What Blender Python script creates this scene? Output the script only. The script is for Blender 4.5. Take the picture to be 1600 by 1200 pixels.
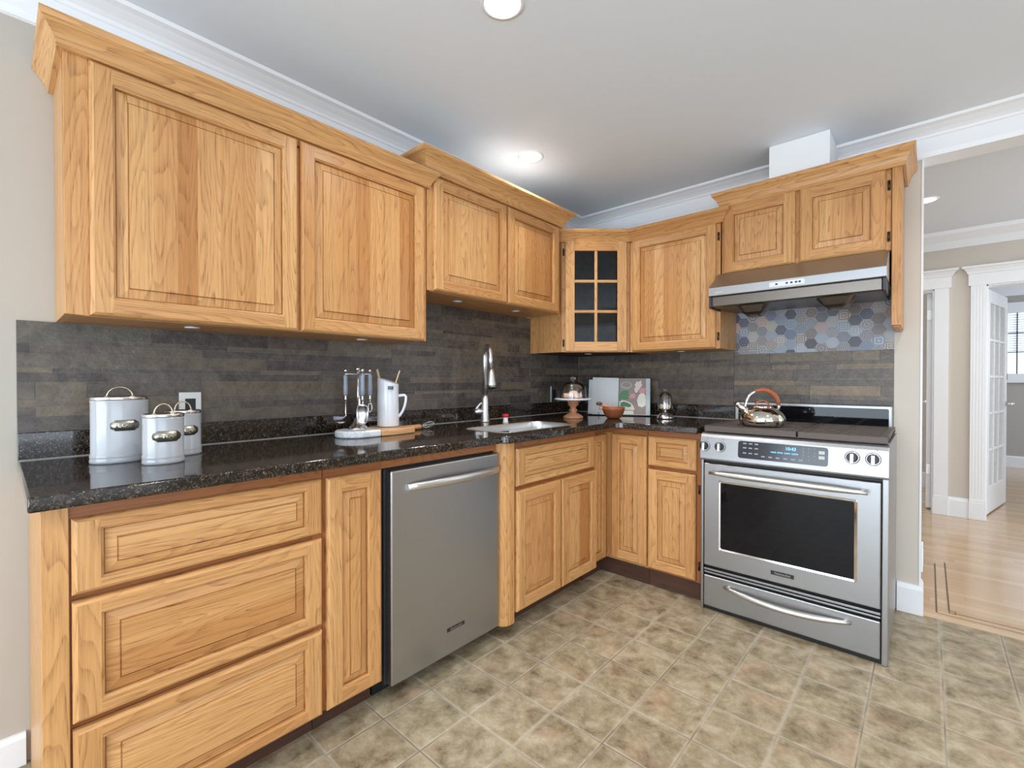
import bpy, bmesh, math, random
from mathutils import Vector
random.seed(7)
S = bpy.context.scene
for o in list(bpy.data.objects): bpy.data.objects.remove(o)
COL = S.collection
PI = math.pi

# ---------------------------------------------------------------- camera, world, lights, exposure
cam = bpy.data.cameras.new('camera'); cam.sensor_width = 36.0; cam.sensor_fit = 'HORIZONTAL'
cam.lens = 36.0*723.857/1600; cam.clip_start = .02
co = bpy.data.objects.new('camera', cam); COL.objects.link(co)
co.location = (2.082, -3.115, 1.186)
co.rotation_euler = (math.radians(90-.497), 0, math.radians(41.919))
S.camera = co
S.view_settings.view_transform = 'Standard'; S.view_settings.look = 'None'
S.view_settings.gamma = 1; S.view_settings.exposure = 0.15; S.view_settings.use_curve_mapping = False
w = bpy.data.worlds.new('world'); S.world = w; w.use_nodes = True
w.node_tree.nodes['Background'].inputs[0].default_value = (.75, .86, 1, 1)
w.node_tree.nodes['Background'].inputs[1].default_value = 1.0

def area(name, loc, aim, sx, sy, power, col=(1, 1, 1), shape='RECTANGLE', spread=180):
    l = bpy.data.lights.new(name, 'AREA'); l.shape = shape; l.size = sx
    if shape == 'RECTANGLE': l.size_y = sy
    l.energy = power; l.color = col; l.spread = math.radians(spread)
    o = bpy.data.objects.new(name, l); COL.objects.link(o); o.location = loc
    d = Vector(aim)-Vector(loc)
    o.rotation_euler = d.to_track_quat('-Z', 'Y').to_euler()
    return o
DAY = (.80, .90, 1.0); DAYB = (.76, .89, 1.0); WARM = (1, .98, .95)
# daylight entering by the kitchen's own windows (rear wall, right wall) and by the hall's and far room's windows, plus added fill lamps
area('daylight_rear', (2.2, -6.0, 1.15), (2.2, 0, 1.6), 3.6, 2.0, 54, DAY)
area('ceiling_fill_rear', (2.2, -5.96, .9), (2.2, -3.2, 2.9), 3.6, 1.5, 74, DAYB)  # added fill lamp, aimed up to brighten the ceiling
area('daylight_side', (4.75, -3.3, 1.15), (0, -3.3, 1.5), 2.6, 2.0, 12, DAY)
area('ceiling_fill_side', (4.72, -3.3, .9), (2.6, -3.0, 2.9), 2.6, 1.5, 24, DAYB)  # second added ceiling fill, along the right wall
area('daylight_hall', (5.4, 1.2, 1.45), (0, 1.2, 1.0), 1.6, 1.5, 36, DAY)
area('daylight_room', (4.9, 4.6, 1.5), (2.5, 4.6, .8), 1.6, 1.3, 36, DAY)
area('left_room_fill', (.15, 3.2, 1.5), (2.0, 3.4, 1.1), 1.0, 1.3, 14, DAY)  # added fill lamp to lift the dark left room
DOWN = [(.412, -1.10), (1.02, -1.98), (2.3, -1.1), (2.3, -3.0), (3.6, -1.5), (1.2, -4.4), (3.4, -4.4)]
DL_POWER = 6.0

# ---------------------------------------------------------------- materials
def mat(name):
    m = bpy.data.materials.new(name); m.use_nodes = True
    nt = m.node_tree; b = nt.nodes['Principled BSDF']
    return m, nt, b
def srgb(r, g, b):
    f = lambda c: (c/255/12.92) if c <= 10 else ((c/255+.055)/1.055)**2.4
    return (f(r), f(g), f(b), 1)
def plain(name, col, rough=.5, metal=0, spec=.5, emit=None, es=1, coat=0):
    m, nt, b = mat(name)
    b.inputs['Base Color'].default_value = col; b.inputs['Roughness'].default_value = rough
    b.inputs['Metallic'].default_value = metal; b.inputs['Specular IOR Level'].default_value = spec
    b.inputs['Coat Weight'].default_value = coat
    n = nt.nodes.new('ShaderNodeTexNoise'); n.inputs['Scale'].default_value = 60
    tc = nt.nodes.new('ShaderNodeTexCoord'); nt.links.new(tc.outputs['Object'], n.inputs['Vector'])
    mr = nt.nodes.new('ShaderNodeMapRange'); mr.inputs['To Min'].default_value = max(0, rough-.03); mr.inputs['To Max'].default_value = rough+.03
    nt.links.new(n.outputs['Fac'], mr.inputs['Value']); nt.links.new(mr.outputs[0], b.inputs['Roughness'])
    if emit:
        b.inputs['Emission Color'].default_value = emit; b.inputs['Emission Strength'].default_value = es
    return m
class G:
    """tiny node-graph helper"""
    def __init__(s, nt): s.nt = nt
    def n(s, t, **kw):
        x = s.nt.nodes.new('ShaderNode'+t)
        for k, v in kw.items(): setattr(x, k, v)
        return x
    def L(s, a, b): s.nt.links.new(a, b)
    def math(s, op, a, b=None, c=None):
        x = s.n('Math', operation=op)
        for i, v in enumerate((a, b, c)):
            if v is None: continue
            if hasattr(v, 'links'): s.L(v, x.inputs[i])
            else: x.inputs[i].default_value = v
        return x.outputs[0]
    def comb(s, x, y, z=0):
        c = s.n('CombineXYZ')
        for i, v in enumerate((x, y, z)):
            if hasattr(v, 'links'): s.L(v, c.inputs[i])
            else: c.inputs[i].default_value = v
        return c.outputs[0]
    def noise(s, vec, scale=1, detail=2, rough=.5, dist=0, color=False):
        x = s.n('TexNoise'); x.inputs['Scale'].default_value = scale; x.inputs['Detail'].default_value = detail
        x.inputs['Roughness'].default_value = rough; x.inputs['Distortion'].default_value = dist
        s.L(vec, x.inputs['Vector']); return x.outputs['Color' if color else 'Fac']
    def ramp(s, fac, stops, interp='LINEAR'):
        r = s.n('ValToRGB'); cr = r.color_ramp; cr.interpolation = interp
        while len(cr.elements) < len(stops): cr.elements.new(.5)
        for e, (p, c) in zip(cr.elements, stops): e.position = p; e.color = c if len(c) == 4 else (*c, 1)
        s.L(fac, r.inputs[0]); return r.outputs[0]
    def mix(s, fac, a, b, mode='MIX'):
        x = s.n('Mix', data_type='RGBA', blend_type=mode)
        for sock, v in ((x.inputs[0], fac), (x.inputs[6], a), (x.inputs[7], b)):
            if hasattr(v, 'links'): s.L(v, sock)
            else: sock.default_value = v
        return x.outputs[2]
    def bump(s, h, b, strength=.2, dist=.002):
        x = s.n('Bump'); x.inputs['Strength'].default_value = strength; x.inputs['Distance'].default_value = dist
        s.L(h, x.inputs['Height']); s.L(x.outputs[0], b.inputs['Normal'])
    def obj(s):
        t = s.n('TexCoord'); sp = s.n('SeparateXYZ'); s.L(t.outputs['Object'], sp.inputs[0])
        return t.outputs['Object'], sp.outputs[0], sp.outputs[1], sp.outputs[2]

def make_oak(name, light, dark, line, rough=.36):
    m, nt, b = mat(name); g = G(nt)
    uv = g.n('UVMap'); uv.uv_map = 'grain'; sp = g.n('SeparateXYZ'); g.L(uv.outputs[0], sp.inputs[0])
    u, v = sp.outputs[0], sp.outputs[1]
    at = g.n('Attribute'); at.attribute_name = 'tone'; sa = g.n('SeparateColor'); g.L(at.outputs['Color'], sa.inputs[0])
    tone, rnd = sa.outputs[0], sa.outputs[1]
    z = g.math('MULTIPLY', rnd, 37.0)
    base = g.mix(tone, light, dark)
    # broad colour drift along the board
    drift = g.noise(g.comb(g.math('MULTIPLY', u, 1.0), g.math('MULTIPLY', v, 14), z), 1, 2)
    base = g.mix(g.math('MULTIPLY_ADD', drift, .9, -.2), base, dark)
    # growth-ring figure, straight streaks and open pores
    fig = g.noise(g.comb(g.math('MULTIPLY', u, 1.1), g.math('MULTIPLY', v, 9), z), 1, 2.0, .4)
    saw = g.math('FRACT', g.math('MULTIPLY', fig, 24))
    ringl = g.math('MULTIPLY', g.math('POWER', saw, 3.0), g.ramp(saw, [(.93, (1, 1, 1)), (1, (0, 0, 0))]))
    streak = g.ramp(g.noise(g.comb(g.math('MULTIPLY', u, 1.6), g.math('MULTIPLY', v, 120), z), 1, 2, .6), [(.42, (0, 0, 0)), (.68, (1, 1, 1))])
    pore = g.ramp(g.noise(g.comb(g.math('MULTIPLY', u, 16), g.math('MULTIPLY', v, 330), z), 1, 2, .6), [(.48, (0, 0, 0)), (.7, (1, 1, 1))])
    lines = g.math('MULTIPLY', ringl, g.math('MULTIPLY_ADD', pore, .55, .35))
    tot = g.math('MINIMUM', g.math('ADD', g.math('MULTIPLY', lines, .85), g.math('ADD', g.math('MULTIPLY', streak, .24), g.math('MULTIPLY', pore, .13))), .85)
    col = g.mix(tot, base, line)
    g.L(col, b.inputs['Base Color'])
    b.inputs['Roughness'].default_value = rough; b.inputs['Specular IOR Level'].default_value = .45
    g.bump(g.math('MULTIPLY', tot, -1), b, .12, .001)
    return m
OAK = make_oak('oak', srgb(226, 176, 117), srgb(190, 131, 75), srgb(124, 74, 36))
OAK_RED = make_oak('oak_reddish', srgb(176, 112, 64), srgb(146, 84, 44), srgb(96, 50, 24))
PALEWOOD = make_oak('pale_wood', srgb(228, 206, 170), srgb(212, 186, 146), srgb(186, 156, 116), .45)
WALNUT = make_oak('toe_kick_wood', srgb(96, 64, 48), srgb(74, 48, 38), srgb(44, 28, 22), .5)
BEECH = make_oak('beech', srgb(226, 176, 128), srgb(208, 152, 104), srgb(176, 118, 74))
BOWLWOOD = make_oak('bowl_wood', srgb(168, 98, 62), srgb(140, 76, 46), srgb(98, 48, 28), .3)

def make_granite():
    m, nt, b = mat('granite'); g = G(nt); p, x, y, z = g.obj()
    n1 = g.noise(p, 85, 7, .75)
    base = g.ramp(n1, [(.38, srgb(13, 12, 12)), (.47, srgb(34, 28, 24)), (.56, srgb(66, 53, 41)), (.68, srgb(112, 95, 76))])
    v = g.n('TexVoronoi'); v.inputs['Scale'].default_value = 330; g.L(p, v.inputs['Vector'])
    sp = g.n('SeparateColor'); g.L(v.outputs['Color'], sp.inputs[0])
    fl = g.ramp(sp.outputs[0], [(.0, (0, 0, 0)), (.9, (0, 0, 0)), (.93, (1, 1, 1))], 'CONSTANT')
    flc = g.ramp(sp.outputs[1], [(0, srgb(120, 98, 70)), (.4, srgb(20, 18, 18)), (.7, srgb(120, 118, 116)), (1, srgb(86, 66, 46))])
    dk = g.ramp(sp.outputs[2], [(0, (0, 0, 0)), (.66, (0, 0, 0)), (.7, (1, 1, 1))], 'CONSTANT')
    col = g.mix(dk, base, srgb(16, 14, 14)); col = g.mix(fl, col, flc)
    g.L(col, b.inputs['Base Color']); b.inputs['Roughness'].default_value = .07; b.inputs['Specular IOR Level'].default_value = .6
    return m
GRANITE = make_granite()

def make_slate():
    m, nt, b = mat('slate_strip'); g = G(nt); p, x, y, z = g.obj()
    at = g.n('Attribute'); at.attribute_name = 'tone'; sa = g.n('SeparateColor'); g.L(at.outputs['Color'], sa.inputs[0])
    base = g.ramp(sa.outputs[0], [(0, srgb(54, 44, 45)), (.2, srgb(78, 63, 58)), (.34, srgb(114, 99, 80)), (.46, srgb(66, 60, 61)), (.6, srgb(102, 86, 72)), (.74, srgb(84, 78, 70)), (.88, srgb(130, 110, 84)), (1, srgb(142, 118, 88))])
    n1 = g.noise(p, 26, 8, .75, .5)
    n3 = g.noise(p, 160, 4, .7)
    n1 = g.math('ADD', g.math('MULTIPLY', n1, .75), g.math('MULTIPLY', n3, .25))
    col = g.mix(g.ramp(n1, [(.4, (0, 0, 0)), (.6, (1, 1, 1))]), g.mix(.3, base, srgb(32, 29, 30)), g.mix(.2, base, srgb(150, 141, 126)))
    # mineral veins
    ve = g.noise(p, 9, 5, .6, 1.5); vv = g.ramp(g.math('ABSOLUTE', g.math('SUBTRACT', ve, .5)), [(0, (1, 1, 1)), (.006, (0, 0, 0))])
    spk = g.ramp(g.noise(p, 5, 2), [(.55, (0, 0, 0)), (.65, (.55, .55, .55))])
    col = g.mix(g.math('MULTIPLY', vv, spk), col, srgb(150, 148, 140))
    g.L(col, b.inputs['Base Color']); b.inputs['Roughness'].default_value = .38; b.inputs['Specular IOR Level'].default_value = .5
    g.bump(g.noise(p, 60, 5, .6), b, .4, .003)
    return m
SLATE = make_slate()
GROUT = plain('dark_grout', srgb(88, 80, 74), .8); GROUT2 = plain('light_grout', srgb(128, 122, 118), .8)

def make_hex():
    m, nt, b = mat('patterned_hexagon'); g = G(nt)
    uv = g.n('UVMap'); uv.uv_map = 'grain'; sp = g.n('SeparateXYZ'); g.L(uv.outputs[0], sp.inputs[0])
    u, v = sp.outputs[0], sp.outputs[1]
    at = g.n('Attribute'); at.attribute_name = 'tone'; sa = g.n('SeparateColor'); g.L(at.outputs['Color'], sa.inputs[0])
    t, r2, r3 = sa.outputs[0], sa.outputs[1], sa.outputs[2]
    r = g.math('SQRT', g.math('ADD', g.math('MULTIPLY', u, u), g.math('MULTIPLY', v, v)))
    th = g.math('ARCTAN2', v, u)
    k = g.math('MULTIPLY', g.math('ADD', g.math('FLOOR', g.math('MULTIPLY', r2, 2.99)), 1.0), 4.0)
    petal = g.math('MULTIPLY', g.math('COSINE', g.math('MULTIPLY', th, k)), g.math('MULTIPLY_ADD', r3, .2, .06))
    fr = g.math('MULTIPLY_ADD', r3, 12, 14)
    s = g.math('SINE', g.math('MULTIPLY', g.math('ADD', r, petal), fr))
    cA = g.ramp(t, [(0, srgb(76, 80, 98)), (.12, srgb(122, 138, 160)), (.26, srgb(160, 154, 148)), (.4, srgb(86, 86, 98)), (.5, srgb(148, 160, 176)), (.62, srgb(134, 116, 100)), (.72, srgb(172, 136, 118)), (.8, srgb(160, 156, 134)), (.88, srgb(78, 72, 76)), (.95, srgb(174, 172, 172))], 'CONSTANT')
    cB = g.ramp(r2, [(0, srgb(192, 190, 190)), (.35, srgb(126, 126, 140)), (.6, srgb(168, 172, 182)), (.8, srgb(92, 90, 102))], 'CONSTANT')
    mask = g.ramp(g.math('MULTIPLY_ADD', s, .5, .5), [(.35, (0, 0, 0)), (.65, (1, 1, 1))])
    col = g.mix(g.math('MULTIPLY', mask, .8), cA, cB)
    g.L(col, b.inputs['Base Color']); b.inputs['Roughness'].default_value = .35
    return m
HEX = make_hex()
HEXGROUT = plain('pale_grout', srgb(172, 170, 170), .6)

def make_floor_tile():
    m, nt, b = mat('floor_tile'); g = G(nt); p, x, y, z = g.obj()
    P = .2085
    fx = g.math('FRACT', g.math('DIVIDE', g.math('SUBTRACT', x, .672-10*P), P)); fy = g.math('FRACT', g.math('DIVIDE', g.math('ADD', y, .758+40*P), P))
    ix = g.math('FLOOR', g.math('DIVIDE', g.math('SUBTRACT', x, .672-10*P), P)); iy = g.math('FLOOR', g.math('DIVIDE', g.math('ADD', y, .758+40*P), P))
    dx = g.math('MULTIPLY', g.math('MINIMUM', fx, g.math('SUBTRACT', 1, fx)), P); dy = g.math('MULTIPLY', g.math('MINIMUM', fy, g.math('SUBTRACT', 1, fy)), P)
    d = g.math('MINIMUM', dx, dy)
    cell = g.math('ADD', g.math('MULTIPLY', ix, 3.71), g.math('MULTIPLY', iy, 7.13))
    off = g.comb(x, y, cell)
    n1 = g.noise(off, 11, 8, .72, .25); n2 = g.noise(off, 38, 8, .8)
    col = g.ramp(n1, [(.32, srgb(98, 84, 62)), (.43, srgb(138, 123, 97)), (.53, srgb(161, 146, 119)), (.66, srgb(184, 170, 144))])
    col = g.mix(g.ramp(n2, [(.55, (0, 0, 0)), (.75, (.45, .45, .45))]), col, srgb(128, 108, 84))
    pk = g.ramp(g.noise(off, 6, 3), [(.56, (0, 0, 0)), (.7, (.3, .3, .3))]); col = g.mix(pk, col, srgb(190, 150, 124))
    gro = g.ramp(d, [(.0016, (1, 1, 1)), (.0036, (0, 0, 0))])
    edge = g.ramp(d, [(.005, (1, 1, 1)), (.011, (0, 0, 0))])
    col = g.mix(g.math('MULTIPLY', edge, .35), col, srgb(196, 186, 166))
    gn = g.noise(p, 3.3, 2); gc = g.ramp(gn, [(.4, srgb(112, 100, 84)), (.6, srgb(176, 166, 148))])
    col = g.mix(gro, col, gc)
    g.L(col, b.inputs['Base Color']); b.inputs['Roughness'].default_value = .42; b.inputs['Specular IOR Level'].default_value = .4
    g.bump(g.math('ADD', g.ramp(d, [(.002, (0, 0, 0)), (.008, (1, 1, 1))]), g.math('MULTIPLY', n2, .25)), b, .35, .003)
    return m
def make_wood_floor():
    m, nt, b = mat('wood_floor'); g = G(nt); p, x, y, z = g.obj()
    W = .058; iy = g.math('FLOOR', g.math('DIVIDE', y, W)); fy = g.math('FRACT', g.math('DIVIDE', y, W))
    sx = g.math('ADD', x, g.math('MULTIPLY', iy, .377)); ix = g.math('FLOOR', g.math('DIVIDE', sx, .9)); fx = g.math('FRACT', g.math('DIVIDE', sx, .9))
    wn = g.n('TexWhiteNoise', noise_dimensions='2D'); g.L(g.comb(ix, iy), wn.inputs['Vector'])
    gr = g.noise(g.comb(g.math('MULTIPLY', x, 4), g.math('MULTIPLY', y, 160), wn.outputs[0]), 1, 3)
    col = g.mix(wn.outputs[0], srgb(214, 184, 146), srgb(194, 160, 122)); col = g.mix(g.math('MULTIPLY', gr, .35), col, srgb(170, 124, 80))
    gap = g.math('MAXIMUM', g.ramp(g.math('MINIMUM', fy, g.math('SUBTRACT', 1, fy)), [(.0, (.6, .6, .6)), (.03, (0, 0, 0))]), g.ramp(fx, [(.0, (.6, .6, .6)), (.003, (0, 0, 0))]))
    col = g.mix(gap, col, srgb(140, 100, 64))
    g.L(col, b.inputs['Base Color']); b.inputs['Roughness'].default_value = .2; b.inputs['Coat Weight'].default_value = .4; b.inputs['Coat Roughness'].default_value = .15
    return m
def make_paint(name, col, rough=.6, scale=14, amt=.03):
    m, nt, b = mat(name); g = G(nt); p, x, y, z = g.obj()
    n = g.noise(p, scale, 3); c = g.mix(g.math('MULTIPLY', n, amt), col, tuple(v*.7 for v in col[:3])+(1,))
    g.L(c, b.inputs['Base Color']); b.inputs['Roughness'].default_value = rough
    g.bump(g.noise(p, 250, 2), b, .04, .001)
    return m
WALL = make_paint('wall_paint', srgb(208, 198, 186)); WALLSHADED = make_paint('left_wall_shaded', srgb(188, 180, 169)); WALLGREY = make_paint('grey_wall_paint', srgb(178, 174, 170))  # left wall: light falloff put into a darker tone of the wall paint
CEIL = make_paint('ceiling_paint', srgb(233, 240, 248), .7); TRIM = make_paint('white_trim', srgb(240, 241, 243), .4)
FTILE = make_floor_tile(); FWOOD = make_wood_floor()
def make_steel(name, col=(.60, .60, .61, 1), rough=.27, ax=2):
    m, nt, b = mat(name); g = G(nt); p, x, y, z = g.obj()
    v = [x, y, z]; v = [g.math('MULTIPLY', c, 3.0 if i == ax else 500.0) for i, c in enumerate(v)]
    n = g.noise(g.comb(*v), 1, 2)
    b.inputs['Base Color'].default_value = col; b.inputs['Metallic'].default_value = 1
    mr = g.n('MapRange'); mr.inputs['To Min'].default_value = rough-.06; mr.inputs['To Max'].default_value = rough+.08
    g.L(n, mr.inputs['Value']); g.L(mr.outputs[0], b.inputs['Roughness'])
    g.bump(n, b, .008, .0005)
    return m
STEEL = make_steel('brushed_steel', (.40, .405, .415, 1), .37, ax=0); SINKSTEEL = make_steel('sink_steel', (.80, .80, .79, 1), .34, 1); STEELV = make_steel('brushed_steel_door', (.44, .445, .455, 1), .3, 2)
CHROME = plain('chrome', (.85, .85, .86, 1), .08, 1); NICKEL = plain('brushed_nickel', (.66, .655, .645, 1), .34, 1)
SILVER = plain('aged_silver', (.70, .69, .67, 1), .22, 1); BRASS = plain('pale_brass', (.72, .64, .48, 1), .25, 1)
BLACKGLASS = plain('black_glass', (.006, .006, .008, 1), .035, 0, .3); BLACK = plain('black_plastic', (.012, .012, .013, 1), .4)
DISPLAY = plain('display_panel', (.022, .026, .034, 1), .15); DARKSTEEL = plain('dark_steel', (.16, .14, .12, 1), .32, .9)
IRON = plain('cast_iron', srgb(92, 82, 76), .48, .15); CHAR = plain('charcoal_metal', (.05, .05, .055, 1), .45, .5)
ENAMEL = plain('white_enamel', srgb(178, 180, 184), .16, 0, .5, coat=.3); PORC = plain('white_porcelain', srgb(218, 220, 225), .2)
TAG = plain('hammered_nickel', (.34, .32, .27, 1), .3, .9); HINGE = plain('antique_hinge', (.09, .065, .035, 1), .35, .9)
KETTLE = plain('polished_kettle_steel', (.78, .74, .66, 1), .06, 1); COPPERWOOD = plain('reddish_handle', srgb(158, 84, 52), .35)
WHITEPL = plain('white_plastic', srgb(236, 236, 236), .4); RED = plain('red_cap', srgb(200, 26, 40), .35)
PAPER = plain('paper', srgb(208, 210, 210), .7); PAPEREDGE = plain('paper_edge', srgb(190, 198, 202), .8)
PUCK = plain('puck_lens', srgb(226, 222, 226), .35); LENS = plain('lamp_lens', (1, 1, 1, 1), .5, emit=(1, .97, .93, 1), es=6)
CLOCK = plain('clock_digits', (.1, .3, .5, 1), .4, emit=srgb(120, 200, 255), es=1.2); PRINT = plain('pale_print', srgb(150, 156, 160), .5)
LETTER = plain('badge_lettering', (.62, .62, .63, 1), .3, 1); BADGE = plain('badge_plate', (.05, .05, .055, 1), .35, .6)
BLUEGREY = plain('grey_handle', srgb(136, 142, 156), .4); EGG = plain('cream_egg', srgb(224, 200, 166), .5)
PASTRY = plain('pink_pastry', srgb(232, 190, 168), .6); PINK = plain('pale_pink', srgb(216, 160, 150), .5); TERRA = plain('terracotta_wood', srgb(190, 132, 96), .4)
DARKWIN = plain('dark_muntin', srgb(70, 74, 80), .5); BLIND = plain('white_blind', srgb(226, 232, 236), .6, emit=(.8, .9, 1, 1), es=.3)  # blind slats self-lit: daylight on them put in as emission
SKYPANE = plain('bright_outside', srgb(220, 232, 240), .3, emit=(.8, .9, 1, 1), es=.8); FROST = plain('obscure_glass', srgb(206, 208, 208), .18)
def make_marble():
    m, nt, b = mat('marble'); g = G(nt); p, x, y, z = g.obj()
    n = g.noise(p, 26, 6, .65, 1.2); v = g.ramp(g.math('ABSOLUTE', g.math('SUBTRACT', n, .5)), [(0, (1, 1, 1)), (.035, (0, 0, 0))])
    g.L(g.mix(g.math('MULTIPLY', v, .45), srgb(226, 227, 230), srgb(130, 134, 142)), b.inputs['Base Color']); b.inputs['Roughness'].default_value = .22
    return m
MARBLE = make_marble()
def make_glass(name, tint, refl=.08, rough=.01):
    m, nt, b = mat(name); g = G(nt); nt.nodes.remove(b); out = nt.nodes['Material Output']
    tr = g.n('BsdfTransparent'); tr.inputs[0].default_value = tint
    gl = g.n('BsdfGlossy'); gl.inputs['Roughness'].default_value = rough
    lw = g.n('LayerWeight'); lw.inputs['Blend'].default_value = .25
    n = g.noise(g.obj()[0], 30, 1)
    f = g.math('MINIMUM', g.math('ADD', g.math('MULTIPLY', lw.outputs['Fresnel'], .75), g.math('MULTIPLY_ADD', n, .02, refl-.01)), .9)
    mx = g.n('MixShader'); g.L(f, mx.inputs[0]); g.L(tr.outputs[0], mx.inputs[1]); g.L(gl.outputs[0], mx.inputs[2]); g.L(mx.outputs[0], out.inputs[0])
    return m
GLASS = make_glass('clear_glass', (.985, .99, .99, 1), .06); DIMPANE = make_glass('dim_interior_glass', (.025, .028, .03, 1), .03)  # second glass: the unlit cabinet interior is put into its dark tint

# ---------------------------------------------------------------- mesh helpers
class Fr:
    """a frame: a along A, b up, c out along N = A x Z"""
    def __init__(s, o, A): s.o = Vector(o); s.A = Vector((A[0], A[1], 0)).normalized(); s.N = Vector((s.A.y, -s.A.x, 0))
    def __call__(s, a, b, c): return s.o + s.A*a + s.N*c + Vector((0, 0, b))
FX = Fr((0, 0, 0), (0, 1)); FY = Fr((0, 0, 0), (1, 0))       # sink wall: P(y, z, x);  stove wall: P(x, z, -y)
W3 = lambda a, b, c: Vector((a, b, c))
def tn(spread=.5): return min(1, max(0, random.gauss(.35, .22*spread/.5)))
class MB:
    def __init__(s): s.v = []; s.f = []; s.uv = []; s.t = []; s.s = []
    def add(s, vs, fs, uvs=None, tone=None, smooth=False):
        b = len(s.v); s.v += [Vector(v) for v in vs]; tone = tone or (tn(), random.random(), random.random())
        for i, f in enumerate(fs):
            s.f.append([b+k for k in f]); s.uv.append(uvs[i] if uvs else [(0, 0)]*len(f)); s.t.append(tone); s.s.append(smooth)
        return s
    def obox(s, F, a0, a1, b0, b1, c0, c1, grain='b', tone=None):
        q = [(a, b, c) for a in (a0, a1) for b in (b0, b1) for c in (c0, c1)]
        fs = [(0, 1, 3, 2), (4, 6, 7, 5), (0, 4, 5, 1), (2, 3, 7, 6), (0, 2, 6, 4), (1, 5, 7, 3)]
        gi = 'abc'.index(grain); ou, ov = random.random()*9, random.random()*9
        uvs = []
        for i, f in enumerate(fs):
            na = i//2; ax = [k for k in range(3) if k != na]
            if gi in ax: ua = gi; va = [k for k in ax if k != gi][0]
            else: ua, va = ax
            uvs.append([(q[k][ua]+ou, q[k][va]+ov) for k in f])
        return s.add([F(*p) for p in q], [f[::-1] for f in fs], uvs, tone)
    def box(s, x0, x1, y0, y1, z0, z1, grain='z', tone=None):
        return s.obox(W3, x0, x1, y0, y1, z0, z1, {'x': 'a', 'y': 'b', 'z': 'c'}[grain], tone)
    def quad(s, F, pts, grain, tone, off):
        uv = [((p[1], p[0]) if grain == 'b' else (p[0], p[1])) for p in pts]
        return s.add([F(*p) for p in pts], [list(range(len(pts)))], [[(u+off[0], v+off[1]) for u, v in uv]], tone)
    def lathe(s, prof, c=(0, 0, 0), n=32, sx=1, sy=1, rot=0, cap=True, smooth=True, tone=None):
        c = Vector(c); vs = []; m = len(prof); ca, sa = math.cos(rot), math.sin(rot)
        for r, z in prof:
            for k in range(n):
                a = 2*PI*k/n; x, y = r*sx*math.cos(a), r*sy*math.sin(a); vs.append(c+Vector((x*ca-y*sa, x*sa+y*ca, z)))
        fs = [(i*n+k, i*n+(k+1) % n, (i+1)*n+(k+1) % n, (i+1)*n+k) for i in range(m-1) for k in range(n)]
        uvs = [[(vs[q].z, q*.004) for q in f] for f in fs]
        s.add(vs, fs, uvs, tone or (.3, .5, .5), smooth)
        if cap:
            s.add(vs[:n], [list(range(n))[::-1]], None, tone or (.3, .5, .5)); s.add(vs[-n:], [list(range(n))], None, tone or (.3, .5, .5))
        return s
    def tube(s, pts, r, n=10, closed=False, cap=True, sq=1.0, tone=None):
        pts = [Vector(p) for p in pts]; m = len(pts); rs = r if isinstance(r, (list, tuple)) else [r]*m
        vs = []; up = None
        for i in range(m):
            if closed: t = pts[(i+1) % m]-pts[i-1]
            else: t = pts[min(i+1, m-1)]-pts[max(i-1, 0)]
            t.normalize()
            if up is None:
                up = Vector((0, 0, 1)) if abs(t.z) < .9 else Vector((1, 0, 0))
            x = up-t*up.dot(t); x.normalize(); y = t.cross(x); up = x
            for k in range(n):
                a = 2*PI*k/n; vs.append(pts[i]+x*rs[i]*math.cos(a)*sq+y*rs[i]*math.sin(a))
        rng = m if closed else m-1
        fs = [(i*n+k, i*n+(k+1) % n, ((i+1) % m)*n+(k+1) % n, ((i+1) % m)*n+k) for i in range(rng) for k in range(n)]
        L = [0]
        for i in range(1, m): L.append(L[-1]+(pts[i]-pts[i-1]).length)
        uvs = [[(L[q//n], (q % n)*.006) for q in f] for f in fs]
        s.add(vs, fs, uvs, tone or (.3, .5, .5), True)
        if cap and not closed:
            s.add(vs[:n], [list(range(n))[::-1]], None, tone or (.3, .5, .5)); s.add(vs[-n:], [list(range(n))], None, tone or (.3, .5, .5))
        return s
    def prism(s, F, poly, c0, c1, grain='a', tone=None):
        """poly in (a,b), extruded along c"""
        n = len(poly); vs = [F(a, b, c0) for a, b in poly]+[F(a, b, c1) for a, b in poly]; o = random.random()*9
        U = lambda k: (poly[k % n][0]+o, poly[k % n][1]) if grain == 'a' else (poly[k % n][1]+o, poly[k % n][0])
        fs = [list(range(n))[::-1], list(range(n, 2*n))]; uvs = [[U(k) for k in f] for f in fs]
        for k in range(n):
            f = [k, (k+1) % n, n+(k+1) % n, n+k]; fs.append(f)
            if grain == 'c':
                L = [0]
                for q in range(n): L.append(L[-1]+math.hypot(poly[(q+1) % n][0]-poly[q][0], poly[(q+1) % n][1]-poly[q][1]))
                uvs.append([(c0+o, L[k]), (c0+o, L[k+1]), (c1+o, L[k+1]), (c1+o, L[k])])
            else: uvs.append([(U(k)[0], c0), (U(k+1)[0], c0), (U(k+1)[0], c1), (U(k)[0], c1)])
        return s.add(vs, fs, uvs, tone)
    def sweep(s, path, prof, z=0, tone=None, cap=True):
        """profile (out, z) swept along an xy path; out is to the right of travel"""
        P = [Vector((p[0], p[1])) for p in path]; m = len(P); k = len(prof); vs = []
        nr = []
        for i in range(m-1): d = (P[i+1]-P[i]).normalized(); nr.append(Vector((d.y, -d.x)))
        for i in range(m):
            if i == 0: mv = nr[0]
            elif i == m-1: mv = nr[-1]
            else:
                mv = (nr[i-1]+nr[i]).normalized(); mv = mv/max(.2, mv.dot(nr[i]))
            for o, h in prof: q = P[i]+mv*o; vs.append((q.x, q.y, z+h))
        L = 0; arc = [0]
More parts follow.
